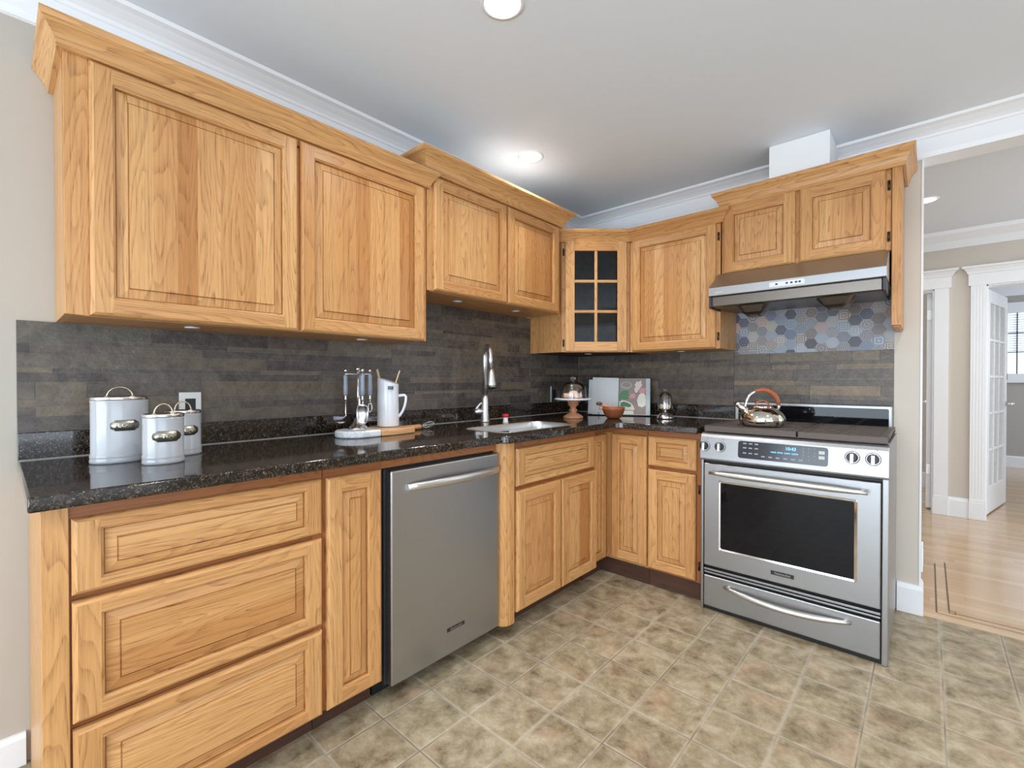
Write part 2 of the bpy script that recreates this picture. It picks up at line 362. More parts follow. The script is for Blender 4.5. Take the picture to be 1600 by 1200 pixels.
        for j in range(1, k): arc.append(arc[-1]+math.hypot(prof[j][0]-prof[j-1][0], prof[j][1]-prof[j-1][1]))
        for i in range(m-1):
            l = (P[i+1]-P[i]).length; of = random.random()*7; t = tone or (tn(), random.random(), 0)
            fs = [(i*k+j, (i+1)*k+j, (i+1)*k+j+1, i*k+j+1) for j in range(k-1)]
            uvs = [[(of, arc[j]), (of+l, arc[j]), (of+l, arc[j+1]), (of, arc[j+1])] for j in range(k-1)]
            b = len(s.v)
            s.add([vs[q] for f in fs for q in f], [[4*j, 4*j+1, 4*j+2, 4*j+3] for j in range(k-1)], uvs, t)
        if cap:
            s.add(vs[:k], [list(range(k))], None, tone); s.add(vs[-k:], [list(range(k))[::-1]], None, tone)
        return s
    def loft(s, rings, cap0=False, cap1=False, smooth=True, tone=None):
        n = len(rings[0]); vs = [p for r in rings for p in r]; m = len(rings)
        s.add(vs, [(i*n+k, i*n+(k+1) % n, (i+1)*n+(k+1) % n, (i+1)*n+k) for i in range(m-1) for k in range(n)], None, tone or (.3, .5, .5), smooth)
        if cap0: s.add(rings[0], [list(range(n))[::-1]], None, tone or (.3, .5, .5))
        if cap1: s.add(rings[-1], [list(range(n))], None, tone or (.3, .5, .5))
        return s
    def build(s, name, m, parent=None, loc=None, bevel=0, seg=2):
        root = Vector((0, 0, 0)); p = parent
        if p is not None:
            while p.parent: p = p.parent
            root = p.location
        elif loc is not None: root = Vector(loc)
        me = bpy.data.meshes.new(name); me.from_pydata([tuple(v-root) for v in s.v], [], s.f)
        me.uv_layers.new(name='grain'); me.attributes.new('tone', 'FLOAT_COLOR', 'CORNER')
        fu, ft = [], []
        for fi, f in enumerate(s.f):
            t = s.t[fi]
            for k in range(len(f)): fu += s.uv[fi][k]; ft += (t[0], t[1], t[2], 1)
        me.uv_layers['grain'].data.foreach_set('uv', fu); me.attributes['tone'].data.foreach_set('color', ft)
        me.polygons.foreach_set('use_smooth', s.s)
        bm = bmesh.new(); bm.from_mesh(me); bmesh.ops.remove_doubles(bm, verts=bm.verts, dist=1e-6)
        bmesh.ops.recalc_face_normals(bm, faces=bm.faces); bm.to_mesh(me); bm.free()
        me.materials.append(m)
        o = bpy.data.objects.new(name, me); COL.objects.link(o)
        if parent is not None:
            o.parent = parent
            if parent.parent is not None or parent.type == 'MESH': o.location = (0, 0, 0)
        else: o.location = root
        if bevel:
            md = o.modifiers.new('bevel', 'BEVEL'); md.width = bevel; md.segments = seg; md.limit_method = 'ANGLE'; md.angle_limit = math.radians(40); md.harden_normals = False
        return o
def thing(name, label, cat, loc, group=None):
    o = bpy.data.objects.new(name, None); COL.objects.link(o); o.location = loc; o.empty_display_size = .05
    o['label'] = label; o['category'] = cat
    if group: o['group'] = group
    return o
def tag(o, label, cat, group=None):
    o['label'] = label; o['category'] = cat
    if group: o['group'] = group
    return o
def struct(o): o['kind'] = 'structure'; return o
def text(name, body, size, F, a, b, c, m, parent, depth=.0006, bold=0.0):
    cu = bpy.data.curves.new('t', 'FONT'); cu.body = body; cu.size = size; cu.extrude = depth; cu.align_x = 'CENTER'; cu.align_y = 'CENTER'; cu.resolution_u = 2; cu.offset = bold
    to = bpy.data.objects.new('t', cu); COL.objects.link(to)
    dg = bpy.context.evaluated_depsgraph_get(); dg.update()
    me = bpy.data.meshes.new_from_object(to.evaluated_get(dg)); bpy.data.objects.remove(to)
    mb = MB(); mb.add([F(a+v.co.x, b+v.co.y, c+v.co.z) for v in me.vertices], [list(p.vertices) for p in me.polygons])
    bpy.data.meshes.remove(me)
    return mb.build(name, m, parent)
def rrect(x0, x1, y0, y1, r, n=5):
    out = []
    for cx, cy, a0 in ((x1-r, y1-r, 0), (x0+r, y1-r, 90), (x0+r, y0+r, 180), (x1-r, y0+r, 270)):
        for k in range(n+1): a = math.radians(a0+90*k/n); out.append((cx+r*math.cos(a), cy+r*math.sin(a)))
    return out

# ---------------------------------------------------------------- cabinet pieces
def panel_door(F, a0, a1, b0, b1, c0, parent, name='door', grain='b', sw=.058, rw=None, t=.021, bulge=.03):
    """raised-panel front in frame F; c0 is the plane it closes on"""
    rw = rw or sw; c = c0+t; fr = MB()
    def ring(i0, k0, d0, i1, k1, d1, tones=None):
        tl = tones or [(tn(), random.random(), 0) for _ in range(4)]
        o = [(random.random()*9, random.random()*9) for _ in range(4)]
        A0, A1, B0, B1 = a0+i0, a1-i0, b0+k0, b1-k0; C0, C1, D0, D1 = a0+i1, a1-i1, b0+k1, b1-k1
        fr.quad(F, [(A0, B0, d0), (C0, D0, d1), (C0, D1, d1), (A0, B1, d0)], 'b', tl[0], o[0])
        fr.quad(F, [(A1, B1, d0), (C1, D1, d1), (C1, D0, d1), (A1, B0, d0)], 'b', tl[1], o[1])
        fr.quad(F, [(A0, B1, d0), (C0, D1, d1), (C1, D1, d1), (A1, B1, d0)], 'a', tl[2], o[2])
        fr.quad(F, [(A1, B0, d0), (C1, D0, d1), (C0, D0, d1), (A0, B0, d0)], 'a', tl[3], o[3])
    T = [(tn(), random.random(), 0) for _ in range(4)]
    O = [(random.random()*9, random.random()*9) for _ in range(4)]
    e = .009
    ring(0, 0, c0, 0, 0, c-.009, T); ring(0, 0, c-.009, .003, .003, c-.004, T); ring(.003, .003, c-.004, e, e, c, T)
    s0, r0 = sw-.008, rw-.008
    fr.quad(F, [(a0+e, b0+e, c), (a0+s0, b0+e, c), (a0+s0, b1-e, c), (a0+e, b1-e, c)], 'b', T[0], O[0])
    fr.quad(F, [(a1-s0, b0+e, c), (a1-e, b0+e, c), (a1-e, b1-e, c), (a1-s0, b1-e, c)], 'b', T[1], O[1])
    fr.quad(F, [(a0+s0, b1-r0, c), (a1-s0, b1-r0, c), (a1-s0, b1-e, c), (a0+s0, b1-e, c)], 'a', T[2], O[2])
    fr.quad(F, [(a0+s0, b0+e, c), (a1-s0, b0+e, c), (a1-s0, b0+r0, c), (a0+s0, b0+r0, c)], 'a', T[3], O[3])
    ring(s0, r0, c, s0+.001, r0+.001, c-.0025, T); ring(s0+.001, r0+.001, c-.0025, s0+.005, r0+.005, c-.004, T)
    ring(s0+.005, r0+.005, c-.004, sw-.0025, rw-.0025, c-.007, T); ring(sw-.0025, rw-.0025, c-.007, sw-.0022, rw-.0022, c-.017, T); ring(sw-.0022, rw-.0022, c-.017, sw, rw, c-.017, T)
    d = fr.build(name, OAK, parent)
    # raised centre panel of glued strips
    pm = MB(); ga, gb = a0+sw, b0+rw; Ga, Gb = a1-sw, b1-rw
    bl = min(bulge, (Ga-ga)*.3, (Gb-gb)*.3)
    zs = [(0, c-.017), (.0004, c-.0125), (bl-.0042, c-.0062), (bl-.0038, c-.010), (bl-.0018, c-.010), (bl, c-.0022)]
    if grain == 'b': lo, hi = ga+bl, Ga-bl
    else: lo, hi = gb+bl, Gb-bl
    n = max(1, round((hi-lo)/.062)); cuts = [lo+(hi-lo)*(k+(random.uniform(-.25, .25) if 0 < k < n else 0))/n for k in range(n+1)]
    for k in range(n):
        tone = (tn(.95), random.random(), 0); of = (random.random()*9, random.random()*9)
        p, q = cuts[k], cuts[k+1]
        def Q(pts):
            pm.quad(F, [((x, y, z) if grain == 'b' else (y, x, z)) for x, y, z in pts], grain, tone, of)
        L0, L1 = (gb, Gb) if grain == 'b' else (ga, Ga)
        E0, E1 = (ga, Ga) if grain == 'b' else (gb, Gb)
        Q([(p, L0+bl, c-.0022), (q, L0+bl, c-.0022), (q, L1-bl, c-.0022), (p, L1-bl, c-.0022)])
        for (i0, z0), (i1, z1) in zip(zs[:-1], zs[1:]):
            x00 = E0+i0 if k == 0 else p; x01 = E0+i1 if k == 0 else p; x10 = E1-i0 if k == n-1 else q; x11 = E1-i1 if k == n-1 else q
            Q([(x00, L0+i0, z0), (x10, L0+i0, z0), (x11, L0+i1, z1), (x01, L0+i1, z1)])
            Q([(x01, L1-i1, z1), (x11, L1-i1, z1), (x10, L1-i0, z0), (x00, L1-i0, z0)])
            if k == 0: Q([(E0+i0, L0+i0, z0), (E0+i1, L0+i1, z1), (E0+i1, L1-i1, z1), (E0+i0, L1-i0, z0)])
            if k == n-1: Q([(E1-i1, L0+i1, z1), (E1-i0, L0+i0, z0), (E1-i0, L1-i0, z0), (E1-i1, L1-i1, z1)])
    pm.build('panel', OAK, d)
    return d
def hinge(F, a, b, c, parent):
    m = MB(); m.obox(F, a-.006, a+.006, b-.024, b+.024, c, c+.002); m.tube([F(a, b-.017, c+.004), F(a, b+.017, c+.004)], .0042, 8)
    m.lathe([(.001, .0), (.004, .003), (.001, .007)], F(a, b+.017, c+.004), 8); m.lathe([(.001, -.007), (.004, -.003), (.001, 0)], F(a, b-.017, c+.004), 8)
    return m.build('hinge', HINGE, parent)
CROWN_S = [(0, 0), (.016, 0), (.020, .004), (.017, .010), (.021, .016), (.030, .030), (.046, .048), (.056, .056), (.060, .064), (.060, .074), (0, .074)]
CROWN_L = [(0, 0), (.018, 0), (.022, .005), (.018, .012), (.024, .018), (.030, .034), (.042, .052), (.058, .066), (.070, .072), (.076, .080), (.076, .092), (0, .092)]
def crown(path, prof, z, parent): return MB().sweep(path, prof, z).build('crown_molding', OAK, parent)

exec_order = []
# ================================================================= the setting
CZ = 2.443
struct(MB().box(-.1, 4.9, -6.1, -.004, -.1, 0).build('floor', FTILE))
fl = MB().box(-.1, 5.6, -.004, 2.56, -.1, 0); fl.box(-.1, 5.6, 2.56, 6.3, -.1, 0); fl = struct(fl.build('floor', FWOOD))
for x, y0, y1 in ((2.118, .085, .93), (2.166, .15, .99)): MB().box(x, x+.007, y0, y1, .0002, .0012).build('inlay_strip', plain('dark_inlay', srgb(104, 80, 58), .4), fl)
il = MB(); il.box(2.168, 2.196, .118, .124, .0002, .0012); il.box(2.168, 2.196, .146, .152, .0002, .0012); il.box(2.168, 2.173, .118, .152, .0002, .0012); il.box(2.191, 2.196, .118, .152, .0002, .0012)
il.box(2.2, 2.9, .128, .133, .0002, .0012); il.box(2.125, 2.9, .078, .082, .0002, .0012); il.build('inlay_strip', plain('brown_inlay', srgb(140, 108, 74), .4), fl)
struct(MB().box(-.1, 4.9, -6.1, .12, CZ, CZ+.1).build('ceiling', CEIL))
struct(MB().box(-.1, 5.6, .12, 2.6, 2.47, 2.57).build('ceiling', CEIL)); struct(MB().box(-.1, 5.6, 2.6, 6.3, 2.5, 2.6).build('ceiling', CEIL))
struct(MB().box(-.1, 0, -6.1, .12, 0, CZ).build('wall_left', WALLSHADED))
wb = MB().box(0, 2.053, 0, .12, 0, CZ); wb.box(2.053, 3.7, 0, .12, 2.301, CZ); wb.box(3.7, 4.9, 0, .12, 0, CZ); struct(wb.build('wall_back', WALL))
# right wall and rear wall, with the openings of the windows that light the kitchen
wr = MB().box(4.8, 4.9, -6.1, -4.6, 0, CZ); wr.box(4.8, 4.9, -2.0, .0, 0, CZ); wr.box(4.8, 4.9, -4.6, -2.0, 0, .12); wr.box(4.8, 4.9, -4.6, -2.0, 2.2, CZ); struct(wr.build('wall_right', WALL))
wf = MB().box(0, .4, -6.1, -6.0, 0, CZ); wf.box(4.0, 4.8, -6.1, -6.0, 0, CZ); wf.box(.4, 4.0, -6.1, -6.0, 0, .12); wf.box(.4, 4.0, -6.1, -6.0, 2.2, CZ); struct(wf.build('wall_front', WALL))
for k, (x0, x1, y0, y1) in enumerate(((4.79, 4.83, -4.6, -2.0), (.4, 4.0, -6.03, -5.99))):
    m = MB()
    if k == 0:
        for yy in (y0, (y0+y1)/2-.02, y1-.05): m.box(x0, x1, yy, yy+.05, .12, 2.2)
        m.box(x0, x1, y0, y1, .12, .2); m.box(x0, x1, y0, y1, 2.14, 2.2)
    else:
        for xx in (x0, (x0+x1)/2-.02, x1-.05): m.box(xx, xx+.05, y0, y1, .12, 2.2)
        m.box(x0, x1, y0, y1, .12, .2); m.box(x0, x1, y0, y1, 2.14, 2.2)
    struct(m.build('window_%d' % (k+1), TRIM))
# white frieze and ceiling cove
fz = MB(); fz.box(.0, .008, -6, 0, 2.29, CZ-.0); fz.box(.008, 2.061, -.008, 0, 2.29, CZ); fz.box(2.053, 3.7, -.008, 0, 2.301, CZ); fz.box(2.053, 3.7, -.012, .132, 2.295, 2.301); fz.box(2.0532, 2.061, -.004, .128, .148, 2.296); struct(fz.build('trim_1', TRIM))
COVE = [(.008, -.150), (.014, -.150), (.016, -.140), (.020, -.128), (.020, -.060), (.026, -.056), (.030, -.046), (.044, -.034), (.066, -.022), (.072, -.018), (.092, -.012), (.098, -.0), (.008, 0)]
struct(MB().sweep([(0, -5.99), (0, 0), (3.7, 0)], [(o, h) for o, h in COVE], CZ).build('trim_2', TRIM))
BASEP = [(.0005, .0), (.018, 0), (.018, .125), (.014, .138), (.010, .145), (.0005, .147)]
struct(MB().sweep([(1.968, 0), (2.053, 0), (2.053, .12)], BASEP, 0).build('baseboard_back', TRIM))
struct(MB().sweep([(0, -5.99), (0, -3.06)], [(o, h*.66) for o, h in BASEP], 0).build('baseboard_left', TRIM))
struct(MB().box(1.437, 1.71, -.320, -.009, 2.192, CZ-.001).build('trim_3', TRIM, bevel=.002))   # boxed-in duct above the hood cabinet

# ---- hall and the rooms beyond
HY = 2.467; HT = 2.60
hw = MB(); hw.box(-.1, 1.28, HY, HT, 0, 2.5); hw.box(1.28, 2.12, HY, HT, 1.99, 2.5); hw.box(2.12, 2.445, HY, HT, 0, 2.5); hw.box(2.445, 3.27, HY, HT, 1.99, 2.5); hw.box(3.27, 5.6, HY, HT, 0, 2.5); struct(hw.build('wall_hall', WALL))
struct(MB().sweep([(-.1, HY), (5.6, HY)], [(.0005, -.14), (.012, -.14), (.018, -.125), (.04, -.08), (.075, -.05), (.1, -.03), (.11, -.0), (.0005, 0)], 2.47).build('trim_4', TRIM))
hs = MB(); hs.box(5.5, 5.6, .12, .3, 0, 2.5); hs.box(5.5, 5.6, 2.1, HY, 0, 2.5); hs.box(5.5, 5.6, .3, 2.1, 0, .6); hs.box(5.5, 5.6, .3, 2.1, 2.3, 2.5); hs.box(-.1, 0, .12, HY, 0, 2.5); hs.box(4.9, 5.6, 0, .12, 0, 2.5); struct(hs.build('wall_hall_side', WALL))
rm = MB(); rm.box(-.1, 2.2, 3.75, 3.85, 0, 2.5); rm.box(2.2, 2.28, HT, 3.85, 0, 2.5); struct(rm.build('wall_far_left', WALL))
rr = MB(); rr.box(2.2, 2.89, 6.15, 6.25, 0, 2.5); rr.box(3.75, 5.1, 6.15, 6.25, 0, 2.5); rr.box(2.89, 3.75, 6.15, 6.25, 0, 1.26); rr.box(2.89, 3.75, 6.15, 6.25, 2.1, 2.5); rr.box(2.2, 2.28, 3.85, 6.15, 0, 2.5); rr.box(5.0, 5.1, HT, 3.9, 0, 2.5); rr.box(5.0, 5.1, 5.3, 6.15, 0, 2.5); rr.box(5.0, 5.1, 3.9, 5.3, 0, .8); struct(rr.build('wall_far_right', WALLGREY))
struct(MB().sweep([(2.28, 6.15), (5.0, 6.15)], [(.0005, 0), (.018, 0), (.018, .13), (.008, .15), (.0005, .15)], 0).build('baseboard_far_right', TRIM))
struct(MB().sweep([(0, 3.75), (2.2, 3.75)], [(.0005, 0), (.018, 0), (.018, .15), (.008, .165), (.0005, .165)], 0).build('baseboard_far_left', TRIM))
# window of the far room
wn = MB(); wn.box(2.80, 2.89, 6.125, 6.15, 1.15, 2.2); wn.box(3.75, 3.84, 6.125, 6.15, 1.15, 2.2); wn.box(2.80, 3.84, 6.12, 6.15, 2.1, 2.24); wn.box(2.78, 3.86, 6.09, 6.15, 1.15, 1.19); wn.box(2.80, 3.84, 6.125, 6.15, 1.19, 1.27)
wn = struct(wn.build('window_3', TRIM))
mn = MB(); [mn.box(x, x+.012, 6.16, 6.172, 1.26, 2.1) for x in (2.975, 3.24, 3.5)]; [mn.box(2.89, 3.75, 6.16, 6.172, z, z+.012) for z in (1.56, 1.82)]; mn.build('muntin', DARKWIN, wn)
MB().box(2.89, 3.75, 6.2, 6.205, 1.26, 2.1).build('pane', SKYPANE, wn)
bl = MB(); [bl.box(2.90, 3.74, 6.178, 6.192, z, z+.022) for z in [1.58+.032*k for k in range(16)]]; bl.build('blind', BLIND, wn)
struct(MB().box(2.28, 5.0, 6.1, 6.149, 2.33, 2.5).build('trim_5', TRIM))
# door cases of the hall wall
def doorcase(nm, x0, x1, capl, capr):
    m = MB()
    for a, b in ((x0-.095, x0), (x1, x1+.095)):
        m.box(a, b, HY-.02, HY, .16, 1.99)
        for k in range(4) if nm == 'trim_7' else (): m.box(a+.016+k*.019, a+.024+k*.019, HY-.0211, HY-.02, .2, 1.98)
        m.box(a-.004, b+.004, HY-.03, HY, 0, .14); m.box(a-.002, b+.002, HY-.026, HY, .14, .165)
    m.box(x0-.11, x1+.11, HY-.024, HY, 1.99, 2.085)
    m.sweep([(x0-.11, HY), (x0-.11, HY-.024), (x1+.11, HY-.024), (x1+.11, HY)], [(0, 0), (.008, .004), (.012, .02), (.03, .045), (.044, .05), (.044, .066), (0, .066)], 2.085)
    m.box(x0-.0, x0+.012, HY, HT, 0, 1.99); m.box(x1-.012, x1, HY, HT, 0, 1.99); m.box(x0, x1, HY, HT, 1.978, 1.99)
    return struct(m.build(nm, TRIM, bevel=.002))
doorcase('trim_6', 1.28, 2.12, 0, 0); doorcase('trim_7', 2.445, 3.27, 0, 0)
struct(MB().sweep([(2.219, HY), (2.346, HY)], [(.0005, 0), (.022, 0), (.022, .14), (.012, .155), (.0005, .165)], 0).build('baseboard_hall', TRIM))
def lever(F, a, b, c, sgn, d):
    m = MB(); m.tube([F(a, b, c), F(a, b, c+.008)], .024, 16); m.tube([F(a, b, c+.008), F(a, b, c+.045)], .009, 10); m.tube([F(a, b, c+.045), F(a+sgn*.03, b, c+.05), F(a+sgn*.11, b, c+.05)], .008, 10)
    return m.build('lever_handle', CHROME, d)
# plain door, open into the left room, seen along its edge
FD1 = Fr((2.108, 2.60, 0), (.0, 1)); d1 = MB(); d1.obox(FD1, 0, .80, .012, 1.97, -.036, 0)
d1 = struct(d1.build('door_1', TRIM, bevel=.002)); FD1L = Fr((2.072, 3.40, 0), (0, -1)); lever(FD1L, .07, .96, 0, 1, d1)
for z in (.37, 1.78): MB().box(2.074, 2.106, 2.594, 2.600, z-.045, z+.045).build('hinge', NICKEL, d1)
# divided-light door, open into the right room
FD2 = Fr((2.462, 2.615, 0), (.19, .79)); d2 = MB()
W2 = .79; d2.obox(FD2, 0, .105, .012, 1.975, -.036, 0); d2.obox(FD2, W2-.105, W2, .012, 1.975, -.036, 0); d2.obox(FD2, .105, W2-.105, 1.865, 1.975, -.036, 0); d2.obox(FD2, .105, W2-.105, .012, .24, -.036, 0)
d2 = struct(d2.build('door_2', TRIM, bevel=.002)); gm = MB(); w_ = (W2-.21)
for k in (1, 2): gm.obox(FD2, .105+w_*k/3-.011, .105+w_*k/3+.011, .24, 1.865, -.03, -.003)
for k in range(1, 5): gm.obox(FD2, .105, W2-.105, .24+1.625*k/5-.011, .24+1.625*k/5+.011, -.031, -.002)
gm.build('glazing_bar', TRIM, d2, bevel=.003)
for i in range(3):
    for j in range(5): MB().obox(FD2, .105+w_*i/3+.011*(i > 0), .105+w_*(i+1)/3-.011*(i < 2), .24+1.625*j/5+.011*(j > 0), .24+1.625*(j+1)/5-.011*(j < 4), -.02, -.014).build('pane', FROST, d2)
lever(FD2, W2-.06, .96, 0, 1, d2)
for z in (.36, 1.77): MB().obox(FD2, -.004, .0, z-.045, z+.045, -.034, -.002).build('hinge', NICKEL, d2)

# ================================================================= wall cabinets
UB = 1.37
def carcass(F, a0, a1, b0, b1, depth, parent, name='carcass', st=.04, sides=(1, 1)):
    m = MB(); t = .016
    m.obox(F, a0, a0+t, b0, b1, .002, depth-.019, 'b'); m.obox(F, a1-t, a1, b0, b1, .002, depth-.019, 'b')
    m.obox(F, a0+t, a1-t, b0, b0+.016, .002, depth-.019, 'a'); m.obox(F, a0+t, a1-t, b1-t, b1, .002, depth-.019, 'a')
    m.obox(F, a0, a0+st, b0, b1, depth-.019, depth, 'b'); m.obox(F, a1-st, a1, b0, b1, depth-.019, depth, 'b')
    m.obox(F, a0+st, a1-st, b0, b0+st, depth-.019, depth, 'a'); m.obox(F, a0+st, a1-st, b1-st, b1, depth-.019, depth, 'a')
    return m.build(name, OAK, parent, bevel=.0015)
def mullion(F, a0, a1, b0, b1, depth, parent):
    return MB().obox(F, a0, a1, b0, b1, depth-.019, depth, 'b').build('mullion', OAK, parent)
# large two-door cabinet on the sink wall
t = thing('wall_cabinet', 'largest honey oak wall cabinet with two tall raised panel doors, above the white canisters', 'cabinet', (.002, -2.36, UB))
carcass(FX, -2.987, -1.748, UB, 2.11, .306, t, st=.05); mullion(FX, -2.37, -2.33, UB+.05, 2.07, .306, t)
panel_door(FX, -2.935, -2.355, UB, 2.088, .306, t); panel_door(FX, -2.344, -1.768, UB, 2.088, .306, t)
crown([(.002, -2.987), (.308, -2.987), (.308, -1.748), (.25, -1.748)], [(o*.8, h) for o, h in CROWN_S[:-1]]+[(0, .074)], 2.094, t)
# higher two-door cabinet over the sink
t = thing('wall_cabinet', 'short honey oak wall cabinet hung higher, with wide crown, over the sink and faucet', 'cabinet', (.002, -1.2, 1.62))
carcass(FX, -1.742, -.678, 1.615, 2.19, .306, t, st=.04); mullion(FX, -1.21, -1.175, 1.655, 2.15, .306, t)
panel_door(FX, -1.71, -1.197, 1.617, 2.162, .306, t); panel_door(FX, -1.186, -.71, 1.617, 2.162, .306, t)
crown([(.002, -1.742), (.308, -1.742), (.308, -.678), (.002, -.678)], CROWN_L, 2.168, t)
MB().obox(FX, -1.805, -.618, 2.2605, 2.2625, .003, .376).build('bounce_board', plain('grey_bounce_board', srgb(128, 124, 120), .8), t)  # added unseen board, keeps lamp bounce off the crown neutral
# diagonal corner cabinet with a glazed door
t = thing('wall_cabinet', 'oak corner wall cabinet set diagonally, with a six-pane glass door', 'cabinet', (.3, -.3, UB))
m = MB(); m.box(.002, .268, -.612, -.596, UB, 2.11); P5 = [(.002, -.596), (.27, -.596), (.606, -.29), (.606, -.002), (.002, -.002)]
for z0, z1 in ((UB, UB+.016), (2.094, 2.11)): m.prism(W3, P5, z0, z1)
m.box(.002, .012, -.596, -.002, UB+.02, 2.094); m.box(.012, .606, -.012, -.002, UB+.02, 2.094); m.box(.594, .606, -.29, -.012, UB+.02, 2.094)
for z in (1.60, 1.85): m.prism(W3, [(.012, -.594), (.27, -.594), (.592, -.29), (.592, -.012), (.012, -.012)], z, z+.015)
m.build('carcass', WALNUT, t)  # dark wood here stands for shade inside the cabinet
L5 = math.hypot(.335, .305); FD = Fr((.275, -.610, 0), (.335, .305)); fm = MB()
fm.obox(FD, 0, .034, UB, 2.11, -.019, 0); fm.obox(FD, L5-.03, L5, UB, 2.11, -.019, 0); fm.obox(FD, .034, L5-.03, UB, UB+.03, -.019, 0, 'a'); fm.obox(FD, .034, L5-.03, 2.075, 2.11, -.019, 0, 'a')
fm.box(.2, .276, -.614, -.612, UB, 2.11); fm.box(.002, .2, -.614, -.612, UB, 2.11); fm.build('face_frame', OAK, t, bevel=.001)
d = MB(); A0, A1, B0, B1 = .022, L5-.026, UB+.008, 2.096; sw = .06
d.obox(FD, A0, A0+sw, B0, B1, 0, .021); d.obox(FD, A1-sw, A1, B0, B1, 0, .021); d.obox(FD, A0+sw, A1-sw, B0, B0+sw, 0, .021, 'a'); d.obox(FD, A0+sw, A1-sw, B1-sw, B1, 0, .021, 'a')
d = d.build('door', OAK, t, bevel=.004)
iw, ih = A1-A0-2*sw, B1-B0-2*sw; mu = MB(); mu.obox(FD, A0+sw+iw/2-.0095, A0+sw+iw/2+.0095, B0+sw, B1-sw, .004, .018)
for k in (1, 2): mu.obox(FD, A0+sw, A1-sw, B0+sw+ih*k/3-.0095, B0+sw+ih*k/3+.0095, .003, .017, 'a')
mu.build('muntin', OAK, d, bevel=.004)
for i in range(2):
    for j in range(3): MB().obox(FD, A0+sw+iw*i/2, A0+sw+iw*(i+1)/2, B0+sw+ih*j/3, B0+sw+ih*(j+1)/3, .004, .007).build('glass_pane', DIMPANE, d)
hinge(FD, .012, 2.03, 0, t); hinge(FD, .012, 1.43, 0, t)
crown([(.24, -.642), (.270, -.614), (.607, -.308), (.62, -.308)], CROWN_S, 2.094, t)
# single-door cabinet between the corner and the hood
t = thing('wall_cabinet', 'single-door honey oak wall cabinet between the glass corner cabinet and the range hood', 'cabinet', (.9, -.002, UB))
carcass(FY, .612, 1.184, UB, 2.11, .306, t, st=.028)
panel_door(FY, .632, 1.162, UB+.004, 2.098, .306, t)
hinge(FY, 1.173, 2.02, .306, t); hinge(FY, 1.173, 1.44, .306, t)
crown([(.607, -.306), (1.186, -.306), (1.186, -.25)], CROWN_S, 2.094, t)
# cabinet over the hood, its right side running down as a post
t = thing('wall_cabinet', 'small two-door oak wall cabinet above the stainless range hood, its right side running down lower', 'cabinet', (1.57, -.002, 1.79))
carcass(FY, 1.192, 1.95, 1.795, 2.19, .306, t, st=.03)
mullion(FY, 1.558, 1.584, 1.825, 2.16, .306, t)
panel_door(FY, 1.203, 1.562, 1.797, 2.177, .306, t, sw=.06); panel_door(FY, 1.579, 1.931, 1.797, 2.177, .306, t, sw=.06)
m = MB(); m.obox(FY, 1.952, 1.988, 1.44, 2.19, .002, .322); m.obox(FY, 1.957, 1.983, 1.432, 1.44, .004, .318); m.build('side_post', OAK, t, bevel=.006)
for z in (2.10, 1.86): hinge(FY, 1.941, z, .306, t)
crown([(1.192, -.002), (1.192, -.308), (1.99, -.322), (1.99, -.002)], [(o*.62, h*.92) for o, h in CROWN_L], 2.172, t)

# round lights let into the cabinet bottoms
for x, y, z, lab in ((.17, -2.655, UB, 'round white puck light under the largest oak cabinet, above the canisters'), (.17, -2.005, UB, 'round white puck light under the largest oak cabinet, above the utensil stand'),
                     (.17, -1.43, 1.615, 'round white puck light under the cabinet over the sink, left one'), (.17, -.95, 1.615, 'round white puck light under the cabinet over the sink, right one, beyond the faucet'),
                     (.30, -.33, UB, 'round puck light under the glass-door corner cabinet'), (.90, -.17, UB, 'round puck light under the single-door cabinet beside the hood')):
    t = thing('puck_light', lab, 'light', (x, y, z-.006), 'under-cabinet puck lights')
    MB().lathe([(.030, .006), (.033, .004), (.031, .0005), (.024, -.001)], (x, y, z), 24).build('ring', NICKEL, t)
    MB().lathe([(.0245, -.0008), (.022, -.0035), (.002, -.004)], (x, y, z), 24).build('lens', PUCK, t)

# ================================================================= base cabinets
DB, DT = .106, .866
def base_carcass(F, a0, a1, depth, parent, toe=.075, st=.03, lo=.1, hi=.902, toe_a=None):
    m = MB(); t = .016
    m.obox(F, a0, a0+t, lo, hi, .002, depth-.019); m.obox(F, a1-t, a1, lo, hi, .002, depth-.019); m.obox(F, a0+t, a1-t, lo, lo+.016, .002, depth-.019, 'a')
    c = m.build('carcass', OAK, parent)
    m = MB(); m.obox(F, a0, a0+st, lo, hi, depth-.019, depth); m.obox(F, a1-st, a1, lo, hi, depth-.019, depth); m.obox(F, a0+st, a1-st, lo, hi-.036, depth-.019, depth-.004, 'a'); m.build('face_frame', OAK_RED, parent)  # reddish frame; its dark tone also carries recess shade between the fronts
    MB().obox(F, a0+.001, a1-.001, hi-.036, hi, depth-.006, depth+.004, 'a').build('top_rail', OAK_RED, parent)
    ta = toe_a or (a0, a1)
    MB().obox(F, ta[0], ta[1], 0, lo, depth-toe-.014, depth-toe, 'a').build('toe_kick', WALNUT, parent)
    return c
CD = .611
t = thing('base_cabinet', 'oak base cabinet with three stacked raised panel drawers, at the left end under the canisters', 'cabinet', (.3, -2.72, 0))
base_carcass(FX, -3.034, -2.408, CD, t)
m = MB(); m.obox(FX, -3.05, -3.034, 0, .902, .002, CD-.03); m.build('end_panel', OAK, t)
MB().prism(FX, rrect(-3.052, -3.006, .0, .902, .002, 1), CD-.03, CD+.008, 'b').build('corner_post', OAK, t, bevel=.009, seg=3)
panel_door(FX, -3.002, -2.413, .690, .867, CD, t, 'drawer', 'a', sw=.058, rw=.036, bulge=.026)
panel_door(FX, -3.002, -2.413, .393, .674, CD, t, 'drawer', 'a', sw=.058, rw=.044, bulge=.03)
